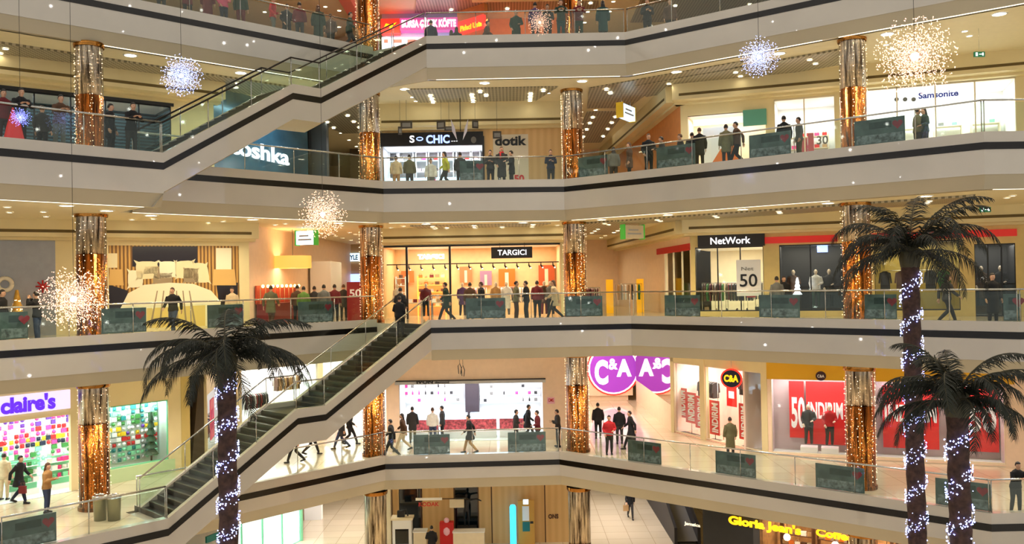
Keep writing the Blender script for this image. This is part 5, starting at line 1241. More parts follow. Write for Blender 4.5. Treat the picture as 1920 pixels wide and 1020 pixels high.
# ================================================================== ground floor (level 0)
f = FC[0]
d1 = opx(f, 748, 792, 960); d2 = opx(f, 853, 896, 960)
front(f, [(*d1, 0, 3.9), (*d2, 0, 3.9)], M_wpanel)
wall(f, *d1, 0, 3.95, M_dglass, w0=-.3, w1=-.15); wall(f, *d2, 0, 3.95, M_dglass, w0=-.3, w1=-.15)
mb = MB()
for x in (735, 790, 852, 897, 922, 1022): a = f.px(x, 960)[0]; mb.fb(f, a-.03, a+.03, 0, 4.2, 0, .015)
mb.fb(f, f.px(790, 960)[0], f.px(852, 960)[0], 2.35, 2.4, 0, .015); struct(mb.build('trim_13', M_brown))
r = root_at('wall_lettering', f, f.px(1037, 968)[0], .02, 2.0, 'small brown word on the wood panels beside the column, ground floor', 'sign'); lettering('letters', 'ONS', f, 1028, 964, 1047, 972, M_brown, r, .02, .04)
def kiosk():
    c = at_depth(755, 1000, 45); r = empty('kiosk', (c.x, c.y, LV[0]+FZ), 0, 'white kiosk tower with a dark screen left of the wood wall, ground floor', 'kiosk')
    mb = MB(); mb.bx(-.48, .48, -.3, .3, 0, 1.75); mb.build('body', M_bwhite, r); mb = MB(); mb.bx(-.34, .34, -.32, -.3, .55, 1.3); mb.build('screen', M_dglass, r)
    mb = MB(); mb.bx(-.56, .56, -.36, .36, 1.75, 1.85); mb.build('top', M_cream2, r); mb = MB(); mb.bx(-.25, .12, -.12, .1, 1.85, 2.15); mb.tube([(-.05, 0, 2.15), (.2, 0, 2.2), (.3, -.1, 1.9)], .04, 7); mb.build('machine', M_char, r)
kiosk()
c = at_depth(962, 985, 45); r = empty('light_totem', (c.x, c.y, LV[0]+FZ), 0, 'tall glowing cyan tube totem on the ground floor', 'totem')
mb = MB(); mb.lathe((0, 0, 0), [(.001, .1), (.16, .1), (.16, 2.25), (.12, 2.34), (.001, 2.36)], 20); mb.build('tube', M_cyan, r); mb = MB(); mb.lathe((0, 0, 0), [(.001, 0), (.26, 0), (.26, .1), (.001, .1)], 20); mb.build('base', M_steel, r)
c = at_depth(987, 985, 45.7); r = empty('info_board', (c.x, c.y, LV[0]+FZ), 0, 'orange wooden notice board with papers right of the cyan totem', 'notice board')
mb = MB(); mb.bx(-.42, .42, -.04, .04, 0, 2.4); mb.build('board', C('honey_wood', 214, 160, 70), r)
for n_, (x0, x1, z0, z1, m) in enumerate(((-.15, .12, 2.2, 2.45, M_ice), (-.2, .15, 1.35, 2.1, M_bwhite), (-.2, .18, .8, 1.3, M_teal), (.2, .36, 1.2, 1.32, M_char))): mb = MB(); mb.bx(x0, x1, -.055, -.04, z0, z1); mb.build('paper', m, r)
for i, (x0, x1, y, d) in enumerate(((850, 908, 985, 45.0), (776, 800, 990, 45.2))):
    c0 = at_depth(x0, y, d); c1 = at_depth(x1, y, d); r = empty('counter', ((c0.x+c1.x)/2, d, LV[0]+FZ), 0, 'long cream service counter on the ground floor, %s' % ('right of the red display', 'left behind the kiosk')[i], 'counter')
    hw = (c1.x-c0.x)/2; mb = MB(); mb.bx(-hw, hw, -.3, .3, 0, 1.05); mb.build('body', M_cream2, r); mb = MB(); mb.bx(-hw-.03, hw+.03, -.34, .34, 1.05, 1.1); mb.build('top', M_bwhite, r)
c = at_depth(838, 1000, 45.2); r = empty('red_display', (c.x, c.y, LV[0]+FZ), 0, 'red display stand with toys right of the standing person, ground floor', 'display')
mb = MB(); mb.bx(-.35, .35, -.2, .2, 0, 1.5); mb.build('body', M_red, r); mb = MB(); mb.ball((0, -.15, 1.05), (.2, .1, .25)); mb.ball((0, -.12, 1.6), .14); mb.build('figure_shapes', M_lpink, r)
c = at_depth(806, 938, 43.5); fe = Frame((c.x-.7, c.y), (c.x+.7, c.y), LV[0]+FZ); zc = c.z-LV[0]-FZ
r = root_at('hanging_sign', fe, .7, 0, zc, 'white hanging sign with red letters before the wood wall, ground floor', 'sign'); fbpart('bar', r, fe, 0, 1.3, zc, zc+.12, -.03, .03, M_bwhite); text('letters', 'KODAK', fe, .15, zc-.28, .2, M_red, r, .03, .02, .01, 1.0)
for a in (.1, 1.2): mb = MB(); mb.tube([fe.p(a, 0, zc+.1), fe.p(a, 0, 4.42)], .01, 4); part(mb, 'wire', M_steel, r)
# right: coffee shop front
f = FR[0]; g0, g1 = f.px(1368, 970)[0], f.px(1592, 1000)[0]
for a0, a1, z0, z1 in ((-1.3, .9, 0, 4.4),): wall(f, a0, a1, z0, z1, M_black, w0=-.3)
wall(f, .9, 1.15, 0, 4.4, M_char, w0=-.3, w1=.05); wall(f, .9, f.L+3, 4.15, 4.45, M_char, w0=-.2); room(f, 1.15, f.L+2, 4.3, 4.5, mat('coffee_brown', (150, 112, 72), .5, var=.3), 420, (1, .8, .55), None)
r = root_at('wall_lettering', f, -.4, .02, 3.4, 'small white script on the black wall left of the coffee shop', 'sign'); lettering('letters', 'Juan Valdez' if False else 'Jamaica', f, 1283, 980, 1313, 986, M_bwhite, r, .02, .02)
r = root_at('shop_sign', f, (g0+g1)/2, .1, 3.6, "big yellow glowing letters Gloria Jean's Coffees over the coffee shop", 'sign')
def letters_slant(s, x0, y0, x1, y1, hpx):
    A = f.px(x0, y0, .15); B = f.px(x1, y1, .15); h = (f.px((x0+x1)/2, (y0+y1)/2-hpx, .15)[1]-f.px((x0+x1)/2, (y0+y1)/2, .15)[1])
    text('letters', s, f, A[0], A[1], h, M_signyel, r, .15, .045, .02, B[0]-A[0])
letters_slant("Gloria Jean's", 1366, 981, 1502, 1000, 15); letters_slant('Coffees', 1530, 1004, 1612, 1014, 14)
for i, x in enumerate((1337, 1351, 1537)):
    c = f.px(x, 972, -.6); p_ = f.p(c[0], -.6, 3.95); r = empty('pendant_lamp', p_, 0, 'small warm pendant lamp by the coffee shop sign, %s' % ('first from the left', 'second from the left', 'right one')[i], 'pendant lamp'); mb = MB(); mb.lathe((0, 0, 0), [(.001, 0), (.07, .0), (.09, .25), (.03, .34)], 12); mb.build('shade', M_spark, r); mb = MB(); mb.tube([(0, 0, .3), (0, 0, .42)], .01, 4); mb.build('cord', M_black, r)
rn = random.Random(6)
for i in range(4):
    zs = shelf_unit(f, 1.4+i*1.5, 2.7+i*1.5, -1.6, 1.8, 3.6, 5, .4, M_brown, 'brown wall shelf full of coffee goods, %s from the left' % ('first', 'second', 'third', 'fourth')[i])
    goods_on(zs, f, 1.4+i*1.5, 2.7+i*1.5, -1.75, [M_tan, M_bwhite, M_brown, M_cream2, M_orange], ['bottle', 'box', 'bagshape'], 'coffee_good', '%s article on the coffee shop shelves', 'article', 'articles on the coffee shop shelves', .22, 70+i)
for i in range(3):
    a = 2.0+i*1.9; r = root_at('counter', f, a, -.7, 0, 'brown cafe counter crowded with cups, %s in the coffee shop' % ('left one', 'middle one', 'right one')[i], 'counter'); fbpart('body', r, f, a-.8, a+.8, 0, 1.2, -.95, -.45, M_brown); fbpart('top', r, f, a-.84, a+.84, 1.2, 1.26, -1.0, -.4, M_cream2)
    goods_on([1.26], f, a-.8, a+.8, -.7, [M_bwhite, M_tan, M_cream2, M_char], ['bottle', 'box'], 'cafe_good', '%s article on the cafe counters', 'article', 'articles on the cafe counters', .2, 100+i)
    p_ = f.p(a, -.7, 3.3); r = empty('pendant_lamp', p_, 0, 'round warm pendant lamp over the %s cafe counter' % ('left', 'middle', 'right')[i], 'pendant lamp'); mb = MB(); mb.ball((0, 0, 0), .14); mb.build('globe', M_spark, r); mb = MB(); mb.tube([(0, 0, .12), (0, 0, 1.0)], .01, 4); mb.build('cord', M_black, r)
# left: glazed shop under the left wing
f = Frame((-14.0, 41.5), (-11.5, 47.5), LV[0]+FZ)
front(f, [(.1, f.L-.1, 0, 3.9)], M_mint, h=4.4); room(f, .1, f.L-.1, 3.9, 2.5, M_bwhite, 240, (.85, 1, .98), M_floorlight); glazing(f, .1, f.L-.1, 0, 3.9, 4, m=M_mint)
r = sign('shop_sign', f, 388, 1002, 412, 1014, .1, .2, M_teal, 'teal rounded sign on the glazed shop at the bottom left, ground floor')
zs = shelf_unit(f, .6, 2.4, -2.0, .5, 3.0, 5, .4, M_bwhite, 'white shelf in the glazed shop at the bottom left'); goods_on(zs, f, .6, 2.4, -2.2, [M_lpink, M_teal, M_bwhite, M_lgrey], ['box', 'bottle'], 'shop_good', '%s article in the glazed shop, ground floor', 'article', 'articles in the glazed shop, ground floor', .25, 90)
mb = MB(); mb.bx(-12.4, -11.4, 51.6, 52, LV[0]+FZ, LV[1]+CEIL); struct(mb.build('wall_pier', M_bwhite))
mb = MB(); mb.bx(-6.9, -6.55, 46, 62, LV[0]+FZ, LV[1]+CEIL); struct(mb.build('wall_side', M_cream2)); mb = MB(); mb.bx(3.5, 3.8, 46.5, 62, LV[0]+FZ, LV[1]+CEIL); struct(mb.build('wall_side', M_cream2))
# sloping dark escalator side in the right corridor, ground floor
a_ = at_z(1192, 925, LV[0]+FZ); b_ = at_z(1252, 1002, LV[0]+FZ); r = empty('escalator', ((a_.x+b_.x)/2+.6, (a_.y+b_.y)/2, LV[0]+FZ), 0, 'dark escalator flank in the right corridor of the ground floor', 'escalator')
for k, (dx, m, nm) in enumerate(((0, M_char, 'side_panel'), (1.2, M_char, 'side_panel'))):
    mb = MB(); mb.add([(b_.x+dx, b_.y-2, LV[0]+FZ), (b_.x+dx+.15, b_.y-2, LV[0]+FZ), (b_.x+dx, 57, LV[0]+FZ), (b_.x+dx+.15, 57, LV[0]+FZ), (b_.x+dx, b_.y-2, LV[0]+FZ+.9), (b_.x+dx+.15, b_.y-2, LV[0]+FZ+.9), (b_.x+dx, 57, LV[0]+4.1), (b_.x+dx+.15, 57, LV[0]+4.1)], [(0, 1, 3, 2), (4, 6, 7, 5), (0, 4, 5, 1), (2, 3, 7, 6), (0, 2, 6, 4), (1, 5, 7, 3)]); part(mb, nm, m, r)
mb = MB(); mb.add([(b_.x+.15, b_.y-2, LV[0]+FZ+.2), (b_.x+1.2, b_.y-2, LV[0]+FZ+.2), (b_.x+1.2, 57, LV[0]+3.3), (b_.x+.15, 57, LV[0]+3.3)], [(0, 1, 2, 3)]); part(mb, 'step_band', M_grey, r)
# bins at the stairs foot, lowest gallery
for i, x in enumerate((188, 214)):
    c = at_z(x, 975, LV[1]+FZ); r = empty('waste_bin', c, 0, 'round steel waste bin beside the far left column, %s one' % ('left', 'right')[i], 'waste bin', 'steel waste bins')
    mb = MB(); mb.lathe((0, 0, 0), [(.001, 0), (.2, 0), (.22, .72), (.24, .74)], 20); mb.build('body', C('dull_steel', 150, 146, 116, .35, metal=.6), r); mb = MB(); mb.lathe((0, 0, 0), [(.24, .74), (.25, .8), (.14, .86), (.14, .8)], 20); mb.build('lid', M_steel, r)

# red cone tree at the left end of the upper gallery
q_, d_ = edge_hit(3, 15); nn = Vector((-d_.y, d_.x)); p_ = q_+nn*.55+d_*.35; r = empty('christmas_tree', (p_.x, p_.y, LV[3]+FZ), 0, 'glossy red cone christmas tree at the left edge, upper gallery', 'christmas tree')
mb = MB(); mb.lathe((0, 0, 0), [(.3, .12), (.2, .6), (.02, 1.25)], 18); mb.build('cone', mat('glossy_red', (210, 40, 44), .2, emit=(200, 30, 34), es=.3), r); mb = MB(); mb.lathe((0, 0, 0), [(.001, 0), (.18, 0), (.18, .12), (.001, .12)], 16); mb.build('base', M_char, r)
# ------------------------------------------------------------------ people
POSES = {   # per side: elbow, wrist, knee, ankle (x is mirrored for the left side); lean: forward shift of the shoulders
 'stand': dict(lean=.0, arm=[((.25, -.03, 1.12), (.26, .07, .88))]*2, leg=[((.105, .02, .5), (.11, -.01, .09))]*2),
 'relax': dict(lean=.01, arm=[((.25, -.05, 1.12), (.2, .12, .92)), ((.27, .0, 1.13), (.16, .2, 1.08))], leg=[((.1, .06, .5), (.13, .03, .09)), ((.1, .0, .5), (.1, -.04, .09))]),
 'lean': dict(lean=.15, arm=[((.25, .26, 1.16), (.1, .44, 1.235))]*2, leg=[((.1, .0, .5), (.1, -.1, .09)), ((.1, .04, .5), (.12, .0, .09))]),
 'walk': dict(lean=.04, arm=[((.25, .1, 1.14), (.24, .3, .98)), ((.25, -.15, 1.14), (.25, -.16, .88))], leg=[((.09, .02, .5), (.09, -.33, .17)), ((.09, .2, .52), (.09, .34, .1))]),
 'stride': dict(lean=.05, arm=[((.25, -.16, 1.14), (.25, -.2, .89)), ((.25, .1, 1.14), (.22, .28, .98))], leg=[((.09, .18, .52), (.09, .28, .1)), ((.09, .0, .5), (.09, -.3, .15))]),
 'phone': dict(lean=.03, arm=[((.24, .04, 1.12), (.07, .29, 1.2)), ((.24, .02, 1.12), (.1, .26, 1.16))], leg=[((.1, .04, .5), (.12, .02, .09)), ((.1, .0, .5), (.1, -.03, .09))]),
 'camera': dict(lean=.02, arm=[((.25, .2, 1.27), (.08, .26, 1.5))]*2, leg=[((.1, .04, .5), (.12, .02, .09)), ((.1, .0, .5), (.1, -.03, .09))]),
}
def remesh(mb, vox, name):
    me = mb.mesh(name, M_black); o = bpy.data.objects.new(name, me); COL.objects.link(o)
    m = o.modifiers.new('r', 'REMESH'); m.mode = 'VOXEL'; m.voxel_size = vox; m.use_smooth_shade = True
    s = o.modifiers.new('s', 'SMOOTH'); s.iterations = 3; s.factor = .5
    dg = bpy.context.evaluated_depsgraph_get(); dg.update()
    ev = o.evaluated_get(dg); out = bpy.data.meshes.new_from_object(ev)
    bpy.data.objects.remove(o); bpy.data.meshes.remove(me)
    return out
def torso(mb, P, g, z0, z1=1.46):
    ln = P['lean']; rings = []
    for z, rx, ry in ((.80, .165, .115), (.92, .17, .12), (1.04, .145, .1), (1.14, .145, .1), (1.26, .17, .115), (1.36, .18, .11), (1.42, .15, .09), (1.47, .07, .065)):
        if z < z0-.01 or z > z1+.01: continue
        t = max(0, (z-.95)/.5); rings.append(((0, ln*t, z), (rx+g, ry+g)))
    mb.tube([r[0] for r in rings], [r[1] for r in rings], 16, ref=(0, 1, 0))
def arms(mb, P, g, end=1.0):
    for s, (el, wr) in zip((1, -1), P['arm']):
        sh = Vector((.175*s, P['lean']*.95, 1.395)); e = Vector((el[0]*s, el[1], el[2])); w = Vector((wr[0]*s, wr[1], wr[2]))
        w2 = e.lerp(w, end)
        mb.tube([sh, sh.lerp(e, .5), e, e.lerp(w2, .5), w2], [.056+g, .05+g, .042+g, .038+g, .03+g], 10)
def legs(mb, P, g, end=1.0):
    for s, (kn, an) in zip((1, -1), P['leg']):
        h = Vector((.088*s, 0, .9)); k = Vector((kn[0]*s, kn[1], kn[2])); a = Vector((an[0]*s, an[1], an[2])); a2 = k.lerp(a, end)
        mb.tube([h, h.lerp(k, .5), k, k.lerp(a2, .45), a2], [.088+g, .076+g, .056+g, .054+g, .038+g], 10)
def hand(mb, e, w, s):
    d = (w-e).normalized(); side = d.cross(Vector((0, 0, 1)));
    side = (Vector((1, 0, 0)) if side.length < .1 else side.normalized()); up = side.cross(d).normalized()
    if abs(d.z) > .75: side, up = Vector((0, 1, 0)), Vector((s, 0, 0))
    mb.tube([w-d*.02, w+d*.035, w+d*.09], [(.028, .02), (.042, .017), (.04, .014)], 8, ref=up)
    for i, (off, l) in enumerate(((-.032, .062), (-.011, .074), (.011, .07), (.03, .055))):
        b = w+d*.085+side*off; mb.tube([b, b+d*l*.55-up*s*.004, b+d*l*.95-up*.022], [.0095, .0085, .006], 6)
    b = w+d*.03+side*.035*(1 if s > 0 else -1); mb.tube([b, b+side*.022*s+d*.03, b+side*.026*s+d*.062], [.012, .01, .007], 6)
PM = {}
def pmesh(kind, pose, var=''):
    k = (kind, pose, var)
    if k in PM: return PM[k]
    P = POSES[pose]; mb = MB(); ln = P['lean']
    hc = Vector((0, ln+.025, 1.615))
    if kind == 'body':
        torso(mb, P, 0, .8); arms(mb, P, 0); legs(mb, P, 0)
        mb.tube([(0, ln*.95, 1.43), (0, ln+.01, 1.53)], [.056, .052], 12)
        mb.ball(hc, (.074, .094, .115), n=16, m=12); mb.ball(hc+Vector((0, .02, -.06)), (.055, .068, .056), n=12, m=8)
        mb.tube([hc+Vector((0, .085, .02)), hc+Vector((0, .112, -.022))], [.01, .017], 6)
        for s in (-1, 1): mb.ball(hc+Vector((.075*s, -.005, -.005)), (.012, .022, .032), n=8, m=6)
        me = remesh(mb, .018, 'body')
        extra = MB()
        for s, (el, wr) in zip((1, -1), P['arm']): hand(extra, Vector((el[0]*s, el[1], el[2])), Vector((wr[0]*s, wr[1], wr[2])), s)
        for s in (-1, 1): extra.ball(hc+Vector((.028*s, .086, .012)), (.012, .008, .008), n=8, m=5, mi=1)
        extra.tube([hc+Vector((-.022, .084, -.058)), hc+Vector((.022, .084, -.058))], .006, 5, 2)
        vs = [v.co[:] for v in me.vertices]; fs = [tuple(p.vertices) for p in me.polygons]
        o = MB(); o.add(vs, fs, 0, True); o.add(extra.v, extra.f, 0, True)
        base = len(fs)
        for i, m in enumerate(extra.m): o.m[base+i] = m
        bpy.data.meshes.remove(me); PM[k] = o.mesh('body', [M_skin, M_black, M_lip]); return PM[k]
    if kind == 'top':
        hem = {'jacket': .84, 'coat': .62, 'long': .4}[var]
        g = .026; torso(mb, P, g, .9)
        mb.tube([(0, 0, .95), (0, 0, .84)], [(.17+g, .12+g), (.175+g, .125+g)], 16, ref=(0, 1, 0))
        if hem < .8:
            fl = 1.0 if pose not in ('walk', 'stride') else 1.45
            mb.tube([(0, 0, .88), (0, 0, (.88+hem)/2), (0, 0, hem)], [(.19, .14), (.2, .145*fl), (.21, .15*fl)], 16, ref=(0, 1, 0))
        arms(mb, P, g*.8, .97); mb.tube([(0, ln*.9, 1.42), (0, ln, 1.5)], [.085, .068], 12)
        me = remesh(mb, .022, 'top')
    elif kind == 'legs':
        torso(mb, P, .012, .8, 1.0); legs(mb, P, .014, 1.0); me = remesh(mb, .02, 'legs')
    elif kind == 'hair':
        n, m = 14, 9; vs = []; fs = []
        for i in range(m+1):
            for j in range(n):
                th = math.pi*i/m; q = 2*math.pi*j/n; v = Vector((math.sin(th)*math.cos(q), math.sin(th)*math.sin(q), math.cos(th)))
                r = Vector((.086, .106, .128)) if not (v.y > .3 and v.z < .34) and v.z > -.45 else Vector((.06, .07, .09))
                vs.append(hc+Vector((0, -.008, .008))+Vector((v.x*r.x, v.y*r.y, v.z*r.z)))
        for i in range(m):
            for j in range(n): fs.append((i*n+j, i*n+n+j, i*n+n+(j+1) % n, i*n+(j+1) % n))
        mb.add(vs, fs, 0, True)
        if var == 'long': mb.tube([hc+Vector((0, -.05, .03)), hc+Vector((0, -.085, -.1)), hc+Vector((0, -.1, -.24)), hc+Vector((0, -.09, -.33))], [(.075, .05), (.09, .045), (.095, .035), (.06, .02)], 12, ref=(0, 1, 0))
        me = mb.mesh('hair', M_hair)
    elif kind == 'scarf':
        mb.tube([Vector((.085*math.cos(q), ln+.085*math.sin(q), 1.48)) for q in [i*math.pi/5 for i in range(11)]], .03, 8); mb.tube([(.04, ln+.1, 1.47), (.05, ln+.15, 1.2)], [.03, .035], 8); me = mb.mesh('scarf', M_red)
    elif kind == 'shoe':
        s = 1 if var == 'r' else -1; kn, an = P['leg'][0 if s > 0 else 1]; a = Vector((an[0]*s, an[1], an[2]-.09)); up = min(.35, max(0, an[2]-.09)*2.5) if an[1] < 0 else 0
        mb.ball((0, .07, .035), (.046, .11, .037), n=12, m=8); mb.ball((0, -.02, .055), (.042, .07, .055), n=12, m=8); mb.bx(-.042, .042, -.08, .15, 0, .018)
        R = Matrix.Rotation(-up*1.6, 3, 'X'); mb.v = [tuple(R @ Vector(v)+a) for v in mb.v]; me = mb.mesh('shoe', M_black)
    PM[k] = me
    return me
M_skin = mat('skin', (206, 160, 130), .5, var=.06); M_lip = mat('lips', (150, 80, 74), .5); M_hair = mat('dark_hair', (30, 22, 18), .5, var=.3, vscale=20); M_hair2 = mat('brown_hair', (86, 56, 34), .5, var=.3, vscale=20)
CL = {}
def cloth(n):
    T = {'black': (20, 20, 24), 'navy': (26, 32, 56), 'jeans': (52, 66, 96), 'grey': (104, 104, 100), 'white': (226, 224, 218), 'wine': (104, 26, 34), 'red': (188, 34, 40), 'green': (96, 130, 56), 'olive': (96, 92, 62), 'khaki': (126, 118, 84),
         'tan': (176, 134, 82), 'beige': (208, 186, 150), 'brown': (84, 58, 40), 'purple': (84, 56, 100), 'teal': (20, 64, 66), 'pink': (220, 90, 120), 'yellow': (190, 190, 60), 'darkgreen': (38, 58, 44), 'charcoal': (48, 46, 46)}
    return mat('cloth_'+n, T[n], .85, var=.12, vscale=8, bump=.2)
FACE = {'F': math.pi, 'B': 0.0, 'R': -math.pi/2, 'L': math.pi/2, 'FL': math.pi*.75, 'FR': -math.pi*.75, 'BL': math.pi*.25, 'BR': -math.pi*.25}
PH = {'stand': 'standing', 'relax': 'standing', 'lean': 'leaning on the rail', 'walk': 'walking', 'stride': 'walking', 'phone': 'looking at a phone', 'camera': 'with hands raised'}
def person(loc, face, pose, top, cut, bottom, where, h=1.0, hair='short', hc=None, extra=None):
    lab = 'person in %s %s and %s trousers %s %s' % (top, {'jacket': 'jacket', 'coat': 'coat', 'long': 'long coat'}[cut], bottom, PH[pose], where)
    if len(lab.replace(',', ' ').split()) > 16: lab = lab.replace(' and %s trousers' % bottom, '')
    if len(lab.replace(',', ' ').split()) > 16: lab = lab.replace(' '+PH[pose], '')
    r = empty('person', loc, FACE[face] if isinstance(face, str) else face, lab, 'person'); r.scale = (h, h, h)
    def pt(name, me, m):
        o = bpy.data.objects.new(name, me); COL.objects.link(o); o.parent = r
        if m: o.material_slots[0].link = 'OBJECT'; o.material_slots[0].material = m
        return o
    pt('body', pmesh('body', pose), None)
    for k, v, nm, m in (('top', cut, 'jacket' if cut == 'jacket' else 'coat', cloth(top)), ('legs', '', 'trousers', cloth(bottom))):
        me = pmesh(k, pose, v)
        if not me.materials: me.materials.append(M_black)
        pt(nm, me, m)
    pt('hair', pmesh('hair', pose, hair), hc or M_hair); pt('shoe', pmesh('shoe', pose, 'l'), M_black); pt('shoe', pmesh('shoe', pose, 'r'), M_black)
    if extra == 'scarf': pt('scarf', pmesh('scarf', pose), None)
    return r
def on_gallery(L, x, w, dy=0):
    r = edge_hit(L, x); p, d = r
    n = Vector((-d.y, d.x)); rr = ray(x, {1: 870, 2: 600, 3: 330, 4: 60}[L]); u = Vector((rr.x, rr.y)).normalized()
    q = p+u*(w/max(.3, u.dot(n)))
    return (q.x, q.y, LV[L]+FZ), math.atan2(n.y, n.x)+math.pi/2      # facing the atrium
def pg(L, x, w, face, *a, **k):
    loc, toward = on_gallery(L, x, w)
    return person(loc, toward if face == 'A' else face, *a, **k)
